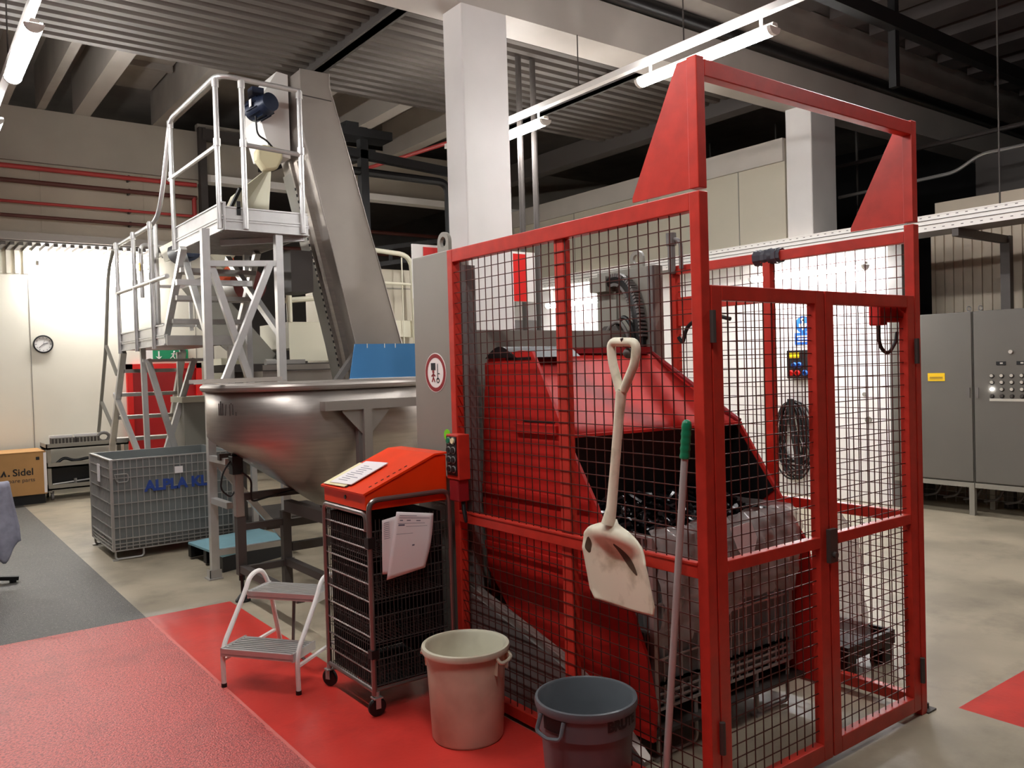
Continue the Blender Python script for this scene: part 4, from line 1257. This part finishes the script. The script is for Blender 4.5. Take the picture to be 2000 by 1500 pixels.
build('toe_board', board((px0, py0, 0), (0, 1, 0), py1 - py0, 2.74, 2.96, (-1, 0, 0)), A, al, smooth=False)
build('toe_board', board((px0, py0, 0), (1, 0, 0), px1 - px0, 2.74, 2.92, (0, -1, 0)), A, al, smooth=False)
build('toe_board', board((px1, py0, 0), (0, 1, 0), py1 - py0, 2.74, 2.90, (1, 0, 0)), A, al, smooth=False)
build('corner_profile', MB().box(px0 + .09, px0 + .12, py0 - .02, py0 - .012, 2.86, 2.97), M['black'], al, smooth=False)
def post(x, y, z0, z1, r=.021):
    p = build('rail_post', MB().cyl((x, y, z0), (x, y, z1), r, 12), A, al)
    build('rail_clamp', MB().cyl((x, y, z1 - .07), (x, y, z1 - .01), r + .007, 12).cyl((x, y, z0 + (z1 - z0) * .55), (x, y, z0 + (z1 - z0) * .55 + .06), r + .007, 12), A, p, split=True)
    return p
for x, y in ((2.122, 6.60), (2.305, 6.53), (2.785, 6.53), (2.122, 7.90)):
    post(x, y, 2.75, 3.93)
R_ = .021
build('handrail', MB().tube(path([(2.79, 6.53, 3.925), (2.122, 6.53, 3.94), (2.122, 7.90, 3.94), (2.08, 8.05, 3.36), (2.06, 8.16, 3.12), (2.05, 8.36, 3.05), (2.05, 10.0, 3.05)], .12), R_, 12), A, al)
build('middle_rail', MB().tube(path([(2.30, 6.53, 3.42), (2.79, 6.53, 3.40)], .1), R_ * .9, 10), A, al)
build('middle_rail', MB().tube([(2.122, 6.60, 3.405), (2.122, 8.0, 3.41)], R_ * .9, 10), A, al)
def leg_(p, q, w=.06, nm='leg'):
    return build(nm, MB().bar(p, q, w, w), A, al, smooth=False)
leg_((1.985, 6.60, .06), (2.0, 6.60, 2.74)); leg_((2.58, 6.60, .06), (2.59, 6.60, 2.74))
leg_((2.76, 7.85, .06), (2.76, 7.85, 2.74), .05)
for x, y in ((1.98, 6.60), (2.58, 6.60), (2.76, 7.85)):
    build('foot_bracket', MB().box(x - .06, x + .05, y - .06, y + .06, 0, .012).box(x - .045, x + .045, y - .04, y - .034, .01, .075).box(x - .045, x - .039, y - .04, y + .04, .01, .075), M['wiresteel'], al, smooth=False)
b1 = [((2.0, 6.60, 2.47), (2.58, 6.60, 2.50)), ((1.88, 7.0, 2.36), (2.5, 7.0, 2.37)), ((1.985, 6.60, .20), (2.58, 6.60, .20)), ((2.25, 7.0, 2.70), (2.82, 6.60, 2.72)), ((1.985, 6.58, .62), (1.99, 6.2, .62)), ((1.985, 6.58, .95), (1.99, 6.2, .95))]
for p, q in b1:
    leg_(p, q, .045, 'cross_beam')
for p, q in (((2.05, 6.63, 2.46), (2.40, 6.63, 1.30)), ((2.50, 6.57, 2.48), (2.06, 6.57, 1.45)), ((2.15, 7.75, 2.70), (2.0, 6.64, 1.95)), ((2.60, 7.9, 2.7), (2.62, 6.66, 1.9)), ((2.55, 6.6, .25), (2.0, 6.6, .95))):
    leg_(p, q, .05, 'brace')
# short flight between the platforms
leg_((2.09, 7.52, 2.72), (2.06, 8.06, 1.98), .055, 'stringer'); leg_((2.75, 7.52, 2.72), (2.72, 8.06, 1.98), .055, 'stringer')
for y, z in ((7.64, 2.53), (7.80, 2.30), (7.95, 2.10)):
    build('tread', MB().box(2.07, 2.74, y - .10, y + .10, z - .02, z + .02), M['aludeck'], al, smooth=False)
# lower platform
lx0, lx1, ly0, ly1 = 2.05, 2.68, 8.02, 9.84
build('lower_deck', MB().box(lx0, lx1, ly0, ly1, 1.895, 1.935), M['aludeck'], al, smooth=False)
build('toe_board', board((lx0, ly0, 0), (0, 1, 0), ly1 - ly0, 1.89, 2.08, (-1, 0, 0)), A, al, smooth=False)
build('front_board', MB().box(lx0 - .03, lx1, 7.88, 7.90, 1.88, 1.97), M['aludeck'], al, smooth=False)
for y in (9.80, 9.02, 8.34):
    post(2.02, y, 1.86, 3.07)
build('middle_rail', MB().tube([(2.02, 9.86, 2.52), (2.02, 7.80, 2.50)], R_, 12).cyl((2.02, 7.80, 2.50), (2.02, 7.795, 2.50), .016, 12), A, al)
build('safety_gate', MB().tube(path([(2.2, 9.5, 2.45), (2.2, 9.5, 3.02), (2.7, 9.5, 3.02), (2.7, 9.5, 2.1)], .06), .022, 10).tube([(2.35, 9.5, 2.15), (2.35, 9.5, 3.25)], .03, 10).bar((2.35, 9.5, 2.16), (2.95, 9.5, 2.16), .04).bar((2.35, 9.5, 2.58), (2.95, 9.5, 2.58), .03), A, al)
build('warning_sticker', MB().box(2.175, 2.18, 9.46, 9.54, 2.74, 2.82), M['yellow'], al, smooth=False, label='small yellow sticker')
leg_((2.12, 9.15, .02), (2.10, 9.15, 1.90), .05); leg_((2.66, 8.1, .02), (2.66, 8.1, 1.87), .05); leg_((2.62, 9.75, .02), (2.62, 9.75, 1.87), .05)
leg_((2.105, 8.98, 1.78), (2.44, 8.98, .45), .055, 'brace'); leg_((2.58, 9.03, 1.78), (2.14, 9.03, .45), .055, 'brace')
leg_((2.05, 10.29, 1.41), (2.03, 9.05, .72), .05, 'brace')
leg_((2.06, 9.0, 1.765), (2.68, 9.0, 1.765), .03, 'cross_beam')
# long flight down to the floor
leg_((2.05, 9.80, 1.88), (2.05, 11.1, .03), .06, 'stringer'); leg_((2.68, 9.80, 1.88), (2.68, 11.1, .03), .06, 'stringer')
for k in range(6):
    f = (k + .8) / 7
    y, z = lerp(9.80, 11.1, f), lerp(1.88, .03, f)
    build('tread', MB().box(2.07, 2.66, y - .11, y + .09, z - .02, z + .02), M['aludeck'], al, smooth=False)
build('stair_rail', MB().tube(path([(2.0, 9.86, 3.0), (2.0, 10.15, 2.80), (2.0, 10.45, 1.93), (2.0, 11.05, .95)], .15), .019, 10).bar((2.0, 10.42, 1.97), (2.05, 10.15, 1.63), .03).bar((2.0, 10.83, 1.33), (2.05, 10.48, 1.02), .03), M['greypaint'], al)

# ================================================================== MACHINES BEHIND
so = thing('preform_sorter', 'sorting machine with orange hood and metal chute behind the platform stairs', 'sorting machine', (3.1, 8.6, 0))
build('chute', MB().prism([(2.50, 8.6, 2.52), (2.62, 8.6, 2.62), (3.30, 8.6, 1.78), (3.16, 8.6, 1.66)], (0, .5, 0)).prism([(2.48, 8.58, 2.10), (2.75, 8.58, 2.45), (3.30, 8.58, 1.80), (3.05, 8.58, 1.62)], (0, .02, 0)), M['greypaint'], so, smooth=False)
build('orange_hood', MB().xz([(2.72, 2.55), (2.78, 2.86), (2.92, 2.9), (2.95, 2.60)], 8.7, 8.9), M['orangehood'], so, smooth=False, label='orange sheet hood')
build('drum', MB().cyl((3.02, 8.5, 2.52), (3.08, 9.1, 2.55), .17, 24), M['brownred'], so, label='brown red drum')
build('sorter_motor', MB().cyl((2.42, 8.5, 2.86), (2.42, 8.85, 2.86), .12, 16).cyl((2.42, 8.45, 2.86), (2.42, 8.5, 2.86), .09, 16), M['motor'], so)
build('tray_hood', MB().prism([(2.3, 8.65, 2.95), (2.7, 8.65, 3.05), (2.75, 8.65, 2.92), (2.35, 8.65, 2.80)], (0, .5, 0)), M['machwhite'], so, smooth=False)
build('base_frame', MB().box(2.75, 3.85, 8.3, 9.2, 0, .1).box(2.8, 2.88, 8.4, 8.48, .1, 1.7).box(3.7, 3.78, 8.4, 8.48, .1, 1.7).box(2.75, 3.85, 8.35, 9.2, 1.62, 1.70).box(2.75, 3.85, 8.35, 9.2, 1.40, 1.46), M['darksteel'], so, smooth=False, split=True)
build('casing', MB().box(3.40, 4.03, 8.45, 9.3, 1.86, 2.14).box(3.40, 4.03, 8.44, 8.45, 1.72, 1.86), M['machwhite'], so, smooth=False)
build('casing', MB().box(2.42, 2.95, 8.9, 9.3, .2, 1.32), M['cabframe'], so, smooth=False)
build('casing', MB().box(2.40, 2.97, 8.88, 9.32, 1.32, 1.38), M['machwhite'], so, smooth=False)
build('casing', MB().box(2.95, 3.4, 9.3, 9.9, 1.45, 1.78), M['machwhite'], so, smooth=False)
build('guard_rail', MB().tube([(3.42, 8.46, 2.14), (3.42, 8.46, 2.80)], .03, 10).tube([(3.3, 8.46, 2.50), (3.9, 8.46, 2.58)], .018, 8).tube([(3.3, 8.5, 2.36), (3.9, 8.5, 2.42)], .03, 8), M['machwhite'], so)
build('conveyor', MB().box(2.9, 4.4, 7.9, 8.2, 1.50, 1.62).box(2.9, 4.4, 7.88, 7.9, 1.63, 1.68), M['stainlesspl'], so, smooth=False)
build('pipe_fittings', MB().cyl((2.95, 7.95, 1.70), (3.05, 7.95, 1.70), .04, 10).box(3.1, 3.35, 7.92, 8.1, 1.69, 1.73).cyl((3.2, 7.94, 1.3), (3.2, 7.94, 1.5), .05, 10), M['wiresteel'], so, split=True)
tk = thing('storage_bin_unit', 'pale green grey machine cabinet right of the elevator', 'machine', (4.6, 8.9, 0))
build('body', MB().box(4.05, 5.6, 8.65, 9.5, .3, 2.78), M['encl'] if False else M['enclup'], tk, smooth=False)
build('panel_seam', MB().box(4.05, 5.6, 8.645, 8.65, 2.55, 2.565), M['cabframe'], tk, smooth=False)
build('guard_rail', MB().tube(path([(4.2, 8.45, 2.98), (4.92, 8.45, 2.93), (4.95, 8.45, 1.9)], .16), .028, 10).tube([(4.3, 8.45, 2.60), (4.9, 8.45, 2.59)], .016, 8).tube([(4.80, 8.46, 2.9), (4.80, 8.46, 1.7)], .008, 6), M['machwhite'], tk)
build('lower_casing', MB().box(4.5, 4.98, 8.5, 8.64, 1.98, 2.17).box(4.5, 5.0, 8.5, 8.64, 1.60, 1.70), M['machwhite'], tk, smooth=False, split=True)
rw = thing('safety_sign_board', 'white board with red band mostly hidden behind the white column', 'sign', (4.1, 5.83, 2.4))
build('board', MB().box(3.40, 4.66, 5.812, 5.83, 2.17, 2.61), M['white'], rw, smooth=False)
build('red_band', MB().box(3.50, 4.556, 5.806, 5.812, 2.172, 2.59), M['signred'], rw, smooth=False)
tag(build('grey_duct_box', MB().box(5.0, 5.6, 6.9, 7.3, 0, 2.08), M['greydark'], smooth=False), 'dark grey duct box seen through the mesh below the red band', 'box')

# ================================================================== FAR LEFT: clock, sign, cart, carton, pallet, jacket
ck = thing('wall_clock', 'round white wall clock with black rim on the cream wall', 'clock', (1.70, 13.0, 2.09))
build('clock_case', MB().lathe([(.001, 0), (.118, 0), (.125, .02), (.122, .035), (.108, .037), (.105, .022), (.001, .022)], (1.70, 12.998, 2.09), 36, (0, -1, 0)), M['black'], ck)
build('clock_face', disc((1.70, 12.977, 2.09), (0, -1, 0), .106, .002), M['white'], ck, smooth=False)
hm = MB()
for k in range(12):
    a = k * math.pi / 6
    hm.bar((1.70 + .082 * math.sin(a), 12.973, 2.09 + .082 * math.cos(a)), (1.70 + .096 * math.sin(a), 12.973, 2.09 + .096 * math.cos(a)), .006, .002, up=(0, 1, 0))
build('hour_mark', hm, M['blackink'], ck, smooth=False)
build('clock_hand', MB().bar((1.70, 12.971, 2.09), (1.755, 12.971, 2.105), .008, .002, up=(0, 1, 0)), M['blackink'], ck, smooth=False)
build('clock_hand', MB().bar((1.70, 12.970, 2.09), (1.645, 12.970, 2.04), .006, .002, up=(0, 1, 0)), M['blackink'], ck, smooth=False)
build('clock_hand', MB().bar((1.70, 12.970, 2.09), (1.715, 12.970, 2.14), .003, .002, up=(0, 1, 0)), M['blackink'], ck, smooth=False)
ex = thing('exit_sign', 'green and white exit sign with arrow over the red door', 'sign', (3.2, 12.97, 1.92))
build('sign_plate', MB().box(3.0, 3.62, 12.975, 12.998, 1.83, 2.0), M['white'], ex, smooth=False)
build('green_field', MB().box(3.115, 3.62, 12.972, 12.975, 1.835, 1.995), M['signgreen'], ex, smooth=False)
ar = MB().bar((3.20, 12.969, 1.975), (3.20, 12.969, 1.89), .02, .003, up=(0, 1, 0))
ar.prism([(3.155, 12.971, 1.90), (3.20, 12.971, 1.848), (3.245, 12.971, 1.90), (3.20, 12.971, 1.885)], (0, -.003, 0))
build('arrow', ar, M['white'], ex, smooth=False)
rn = MB().sphere((3.42, 12.97, 1.965), .014, 6).bar((3.415, 12.97, 1.95), (3.40, 12.97, 1.90), .022, .003, up=(0, 1, 0)).bar((3.40, 12.97, 1.90), (3.43, 12.97, 1.855), .012, .003, up=(0, 1, 0)).bar((3.40, 12.97, 1.90), (3.36, 12.97, 1.865), .012, .003, up=(0, 1, 0)).bar((3.415, 12.97, 1.945), (3.45, 12.97, 1.92), .01, .003, up=(0, 1, 0)).bar((3.415, 12.97, 1.945), (3.375, 12.97, 1.93), .01, .003, up=(0, 1, 0))
rn.box(3.49, 3.58, 12.969, 12.972, 1.845, 1.985)
build('running_figure', rn, M['white'], ex, smooth=False)

kt = thing('tool_cart', 'grey metal tool cart with two shelves against the cream wall', 'cart', (2.1, 12.6, 0))
G = M['cabframe']
for x in (1.61, 2.56):
    for y in (12.37, 12.84):
        build('upright', MB().box(x, x + .045, y, y + .045, .11, .72), G, kt, smooth=False)
for nm, z in (('top_tray', .68), ('shelf', .43), ('shelf', .14)):
    mb = MB().box(1.60, 2.61, 12.36, 12.90, z, z + .02).box(1.60, 2.61, 12.36, 12.375, z, z + .07).box(1.60, 1.615, 12.36, 12.90, z, z + .07).box(2.595, 2.61, 12.36, 12.9, z, z + .07)
    build(nm, mb, G, kt, smooth=False)
for x in (1.66, 2.52):
    for y in (12.42, 12.84):
        build('wheel', MB().cyl((x - .015, y, .05), (x + .015, y, .05), .05, 16).box(x - .02, x + .02, y - .02, y + .02, .09, .12), M['greydark'], kt, smooth=False)
for k, (x, lb) in enumerate(((1.68, 'left slotted black tray on top of the tool cart'), (1.98, 'right slotted black tray on top of the tool cart'))):
    tt = thing('slotted_tray', lb, 'tray', (x + .13, 12.5, .75), 0, 'slotted trays on the cart')
    build('tray_body', MB().box(x, x + .27, 12.40, 12.60, .70, .815), M['darksteel'], tt, smooth=False)
    mb = MB()
    for i in range(6):
        mb.box(x + .02 + i * .042, x + .034 + i * .042, 12.392, 12.40, .70, .81)
    build('slot_divider', mb, M['cabframe'], tt, smooth=False, split=True)
    build('tray_rim', MB().box(x - .005, x + .275, 12.60, 12.64, .70, .845), M['white'], tt, smooth=False)
tag(build('cable_roll', MB().tube([(2.32 + .07 * math.cos(a * .5), 12.5, .79 + .06 * math.sin(a * .5)) for a in range(12)], .022, 8, closed=True), M['greydark']), 'small grey coil at the right end of the tool cart top', 'coil')
tag(build('hose_piece', MB().tube(path([(1.74, 12.5, .48), (1.83, 12.52, .55), (1.95, 12.5, .49), (2.15, 12.5, .53), (2.4, 12.5, .47)], .1), .02, 8), M['black']), 'black hose piece on the upper shelf of the tool cart', 'hose')
tag(build('tool_bar', MB().tube([(1.68, 12.5, .20), (2.1, 12.48, .23), (2.5, 12.5, .26)], .013, 8).cyl((1.95, 12.48, .17), (1.95, 12.48, .26), .02, 8).cyl((2.2, 12.48, .19), (2.2, 12.48, .27), .03, 8), M['wiresteel']), 'shiny metal rod with fittings on the lowest shelf of the tool cart', 'metal rod')
tag(build('dark_crate', MB().box(1.69, 2.5, 12.60, 12.85, .16, .40), M['black'], smooth=False), 'black box at the back of the lowest cart shelf', 'box')

cbx = thing('cardboard_box', 'brown cardboard box with printed lettering at the left edge of the photo', 'box', (1.0, 12.5, .12))
build('carton', MB().box(.35, 1.575, 12.2, 12.85, .125, .675), M['cardboard'], cbx, smooth=False, bevel=.004)
build('flap', MB().box(.36, .96, 12.19, 12.86, .675, .682).box(.965, 1.565, 12.19, 12.86, .675, .68), M['cardboard'], cbx, smooth=False, split=True)
build('corner_tape', MB().box(1.545, 1.578, 12.197, 12.2, .14, .66), M['paper'], cbx, smooth=False)
build('print_mark', MB().box(1.46, 1.50, 12.196, 12.2, .57, .61), M['blackink'], cbx, smooth=False)
text('lettering', 'Sidel', .125, (1.195, 12.196, .385), (1, 0, .0), (0, 0, 1), M['blackink'], cbx, bold=.002)
text('lettering', 'spare parts', .072, (1.12, 12.196, .30), (1, 0, 0), (0, 0, 1), M['darksteel'], cbx)
build('logo', MB().prism([(1.06, 12.198, .385), (1.105, 12.198, .465), (1.13, 12.198, .385), (1.11, 12.198, .385), (1.10, 12.198, .42), (1.085, 12.198, .385)], (0, -.003, 0)).cyl((1.155, 12.198, .395), (1.155, 12.195, .395), .012, 10), M['blackink'], cbx, smooth=False)
tag(build('plinth', MB().box(.2, 1.56, 12.25, 12.9, 0, .12), M['black'], smooth=False), 'low black plinth under the cardboard box', 'plinth')

pl = thing('pallet', 'small pallet with a pale blue top behind the hopper stand', 'pallet', (2.3, 7.2, 0))
build('top_board', MB().prism([(2.03, 7.49, .125), (2.72, 7.7, .125), (2.78, 7.0, .125), (2.09, 6.74, .125)], (0, 0, .018)), M['bluepallet'], pl, smooth=False, label='pale blue top board')
build('runner', MB().prism([(2.03, 7.49, .02), (2.72, 7.7, .02), (2.70, 7.62, .02), (2.03, 7.41, .02)], (0, 0, .105)).prism([(2.06, 7.15, .02), (2.74, 7.38, .02), (2.74, 7.30, .02), (2.06, 7.07, .02)], (0, 0, .105)).prism([(2.085, 6.82, .0), (2.76, 7.08, .0), (2.78, 7.0, 0), (2.09, 6.74, 0)], (0, 0, .125)), M['black'], pl, smooth=False, split=True)

sh = thing('office_chair', 'black star based chair mostly outside the left edge', 'chair', (.35, 7.7, 0))
build('star_base', MB().bar((.35, 7.7, .08), (.76, 7.62, .03), .05, .03).bar((.35, 7.7, .08), (.25, 7.3, .03), .05, .03).bar((.35, 7.7, .08), (.0, 7.9, .03), .05, .03).bar((.35, 7.7, .08), (.5, 8.05, .03), .05, .03).cyl((.72, 7.63, 0), (.72, 7.63, .03), .025, 10).cyl((.25, 7.33, 0), (.25, 7.33, .03), .025, 10).cyl((.03, 7.88, 0), (.03, 7.88, .03), .025, 10).cyl((.48, 8.0, 0), (.48, 8.0, .03), .025, 10), M['black'], sh, smooth=False)
build('gas_lift', MB().cyl((.35, 7.7, .08), (.35, 7.7, .44), .03, 12), M['black'], sh)
build('seat', MB().box(.10, .62, 7.66, 8.12, .44, .50), M['black'], sh, bevel=.03)
build('backrest', MB().box(.16, .69, 7.56, 7.61, .48, .80), M['cardboard'], sh, bevel=.02)
build('back_bar', MB().box(.36, .44, 7.57, 7.68, .45, .50), M['black'], sh, smooth=False)
jk = MB()
def jacket(u, v):
    x = .14 + .575 * u
    f = .016 * math.sin(26 * u + 3 * v) + .013 * math.sin(11 * u - 5 * v)
    if v < .1:
        return (x, 7.64 - .11 * v / .1, .815 - .02 * abs(u - .5) + f * .2)
    w = (v - .1) / .9
    hem = .50 + .07 * math.sin(9 * u + .5) - .05 * math.sin(21 * u)
    return (x + (.07 * w - .05 * max(0, w - .75) * 4 * .3) * (u - .3) * 1.4, 7.53 - .05 * w + f * (.4 + w), .815 - .02 * abs(u - .5) - hem * w)
jk.grid(jacket, 36, 24)
tag(build('jacket', jk, M['jacket'], solid=.008, ang=80), 'grey jacket draped over the chair back at the left edge', 'jacket')

# ================================================================== RIGHT: control cabinets, cable tray, wall fittings
def cabinet(label, y0, y1):
    t = thing('control_cabinet', label, 'cabinet', (8.7, (y0 + y1) / 2, 0), 0, 'grey control cabinets')
    x = 8.466
    build('body', MB().box(x + .02, x + .50, y0, y1, .325, 2.005), M['cabinet'], t, smooth=False)
    build('door', MB().box(x, x + .018, y0 + .006, y1 - .006, .335, 2.0), M['cabinet'], t, bevel=.004, smooth=False)
    build('base_frame', MB().box(x, x + .5, y0, y1, .275, .322).box(x, x + .05, y0, y0 + .05, 0, .275).box(x + .45, x + .5, y0, y0 + .05, 0, .275), M['cabframe'], t, smooth=False)
    for y in (y0 + .05, y1 - .05):
        build('lifting_eye', MB().lathe([(.012 + .006 * math.cos(a) + .010, .006 * math.sin(a)) for a in [2 * math.pi * k / 8 for k in range(8)]], (x + .06, y, 2.035), 16, (.5, 1, 0), closed=True).cyl((x + .06, y, 2.005), (x + .06, y, 2.015), .012, 10), M['wiresteel'], t)
    return t
c1 = cabinet('grey control cabinet with a yellow label right of the red cage', 3.765, 4.57)
c2 = cabinet('grey control cabinet with rows of buttons at the right edge', 2.955, 3.757)
c3 = cabinet('grey control cabinet beyond the right edge of the photo', 2.145, 2.947)
for y0 in (2.147, 2.955):
    pass
yl = build('warning_label', MB().box(8.462, 8.466, 4.03, 4.20, 1.325, 1.405), M['yellow'], c1, smooth=False)
build('print_lines', MB().box(8.4605, 8.462, 4.05, 4.18, 1.36, 1.366).box(8.4605, 8.462, 4.05, 4.18, 1.345, 1.35), M['darksteel'], yl, smooth=False, split=True)
build('door_handle', MB().box(8.455, 8.466, 3.79, 3.815, 1.16, 1.26), M['greydark'], c1, smooth=False)
build('door_handle', MB().box(8.455, 8.466, 3.71, 3.735, 1.16, 1.26), M['greydark'], c2, smooth=False)
for i, z in enumerate((1.375, 1.312, 1.245, 1.182)):
    for j in range(6):
        y = 3.585 - .088 * j
        lit = (i == 2 and j == 0)
        b = build('push_button', MB().cyl((8.448, y, z), (8.466, y, z), .015, 12), M['litbutton'] if lit else M['button'] if i != 3 else M['darksteel'], c2)
        if not lit:
            build('button_collar', disc((8.4655, y, z - .004), (-1, 0, 0), .021, .006, 14, .015), M['black'], b, smooth=False)
build('label_strip', MB().box(8.462, 8.466, 3.05, 3.61, 1.13, 1.155), M['button'], c2, smooth=False)
for y in (3.50, 3.32):
    d_ = build('display', MB().box(8.460, 8.466, y - .04, y + .045, 1.475, 1.51), M['black'], c2, smooth=False)
    build('display_digits', MB().box(8.459, 8.4605, y - .015, y + .01, 1.486, 1.50), M['button'], d_, smooth=False)
build('indicator_knob', MB().cyl((8.44, 3.41, 1.60), (8.466, 3.41, 1.60), .018, 12), M['button'], c2)
bk_ = MB()
for k in range(12):
    bk_.tube(path([(8.75, 2.2 + k * .2, .26), (8.72, 2.25 + k * .2, .14), (8.76, 2.4 + k * .2, .10)], .05), .012, 6)
bk_.wires((8.80, 2.2, .06), (0, 1, 0), (0, 0, 1), 2.3, .16, .1, .05, .005)
tag(build('cable_grid', bk_, M['darksteel']), 'dark cables and wire grid under the control cabinets', 'cables')

ty = thing('cable_tray', 'white perforated cable tray running above the control cabinets', 'cable tray', (8.15, 4, 2.78))
build('side_wall', MB().box(8.0, 8.006, .5, 10.3, 2.775, 2.93).box(7.992, 8.0,   .5, 10.3, 2.838, 2.846).box(7.992, 8.0,   .5, 10.3, 2.88, 2.886).box(7.992, 8.006,   .5, 10.3, 2.92, 2.93), M['white'], ty, smooth=False)
build('groove', MB().box(7.99, 7.993, .5, 10.3, 2.834, 2.839).box(7.99, 7.993, .5, 10.3, 2.876, 2.881), M['darksteel'], ty, smooth=False, split=True)
build('tray_bottom', MB().box(8.006, 8.40,   .5, 10.3, 2.775, 2.781), M['greydark'], ty, smooth=False)
build('side_wall', MB().box(8.40, 8.406,   .5, 10.3, 2.775, 2.93), M['white'], ty, smooth=False)
pf = MB()
y = .6
while y < 10.2:
    pf.box(7.997, 8.0, y, y + .022, 2.905, 2.911); pf.box(7.997, 8.0, y + .04, y + .062, 2.80, 2.806); y += .085
build('perforation', pf, M['darksteel'], ty, smooth=False)
for y in (1.4, 3.70):
    sp = thing('tray_support', 'dark steel bracket and post carrying the cable tray %s' % ('above the button cabinet' if y > 2 else 'beyond the right edge'), 'bracket', (9.1, y, 0))
    build('arm', MB().box(8.02, 9.12, y - .03, y + .03, 2.70, 2.775), M['darksteel'], sp, smooth=False)
    build('upright', MB().box(9.07, 9.15, y - .045, y + .045, 0, 2.775), M['darksteel'], sp, smooth=False)

# blue mandatory sign, socket box, coil, conduit on the enclosure wall
bs = thing('mandatory_sign', 'round blue mandatory sign on the white wall behind the mesh', 'sign', (8.53, 5.68, 1.99))
build('sign_disc', disc((8.538, 5.68, 1.99), (-1, 0, 0), .098, .003), M['signblue'], bs, smooth=False)
build('pictogram', MB().box(8.532, 8.535, 5.672, 5.688, 1.925, 2.05).box(8.532, 8.535, 5.63, 5.73, 1.985, 1.998).cyl((8.535, 5.648, 1.975), (8.532, 5.648, 1.975), .018, 12).cyl((8.535, 5.712, 1.975), (8.532, 5.712, 1.975), .018, 12).cyl((8.535, 5.68, 2.045), (8.532, 5.68, 2.045), .02, 12), M['white'], bs, smooth=False)
b2 = thing('blue_sign', 'rectangular blue sign with white lines below the round one', 'sign', (8.53, 5.675, 1.82))
build('plate', MB().box(8.533, 8.538, 5.565, 5.79, 1.755, 1.895), M['signblue'], b2, smooth=False)
build('print_lines', MB().box(8.531, 8.533, 5.59, 5.765, 1.845, 1.858).box(8.531, 8.533, 5.62, 5.74, 1.815, 1.826).box(8.531, 8.533, 5.60, 5.755, 1.785, 1.795), M['white'], b2, smooth=False)
sb = thing('socket_box', 'black power socket box with blue and red outlets on the white wall', 'socket box', (8.48, 5.68, 1.37))
build('housing', MB().box(8.42, 8.538, 5.52, 5.83, 1.36, 1.69), M['black'], sb, bevel=.008, smooth=False)
build('yellow_window', MB().box(8.414, 8.42, 5.66, 5.80, 1.60, 1.66), M['yellow'], sb, smooth=False)
for y, z, mn in ((5.72, 1.52, 'bluesocket'), (5.65, 1.52, 'bluesocket'), (5.58, 1.43, 'bluesocket'), (5.76, 1.43, 'signred'), (5.68, 1.43, 'signred')):
    build('socket', MB().lathe([(.001, 0), (.03, 0), (.034, .012), (.03, .03), (.022, .03), (.020, .012), (.001, .012)], (8.42, y, z), 16, (-1, 0, -.3)), M[mn], sb)
wr = MB()
for k in range(12):
    r = .15 + .012 * k; dy = .05 * math.sin(k * 1.7); h = .40 + .055 * math.sin(k * 2.3)
    wr.tube([(8.50 - .012 * (k % 5), 5.80 + dy + r * math.cos(a) * (1 if math.sin(a) < 0 else .75), 1.08 - h + h * math.sin(a)) for a in [2 * math.pi * i / 28 for i in range(28)]], .011, 6, closed=True)
wr.tube([(8.44, 5.80, 1.12), (8.44, 5.80, .9), (8.43, 5.72, .5), (8.43, 5.70, .2)], .04, 8)
wr.cyl((8.40, 5.80, 1.08), (8.538, 5.80, 1.08), .02, 8)
tag(build('cable_coil', wr, M['black']), 'coil of thick black cable hanging on the white wall behind the cage', 'cable')
tag(build('white_conduit', MB().cyl((8.51, 6.18, 0), (8.51, 6.18, 2.5), .035, 12), M['white']), 'vertical white conduit on the enclosure wall left of the socket box', 'pipe')
for y, z, r, lb in ((4.93, 1.18, .022, 'small dark plug in the white wall, upper of two'), (4.89, .90, .036, 'larger dark round plug in the white wall, lower of two')):
    tag(build('wall_plug', disc((8.542, y, z), (-1, 0, 0), r, .02, 14), M['cabframe']), lb, 'plug')
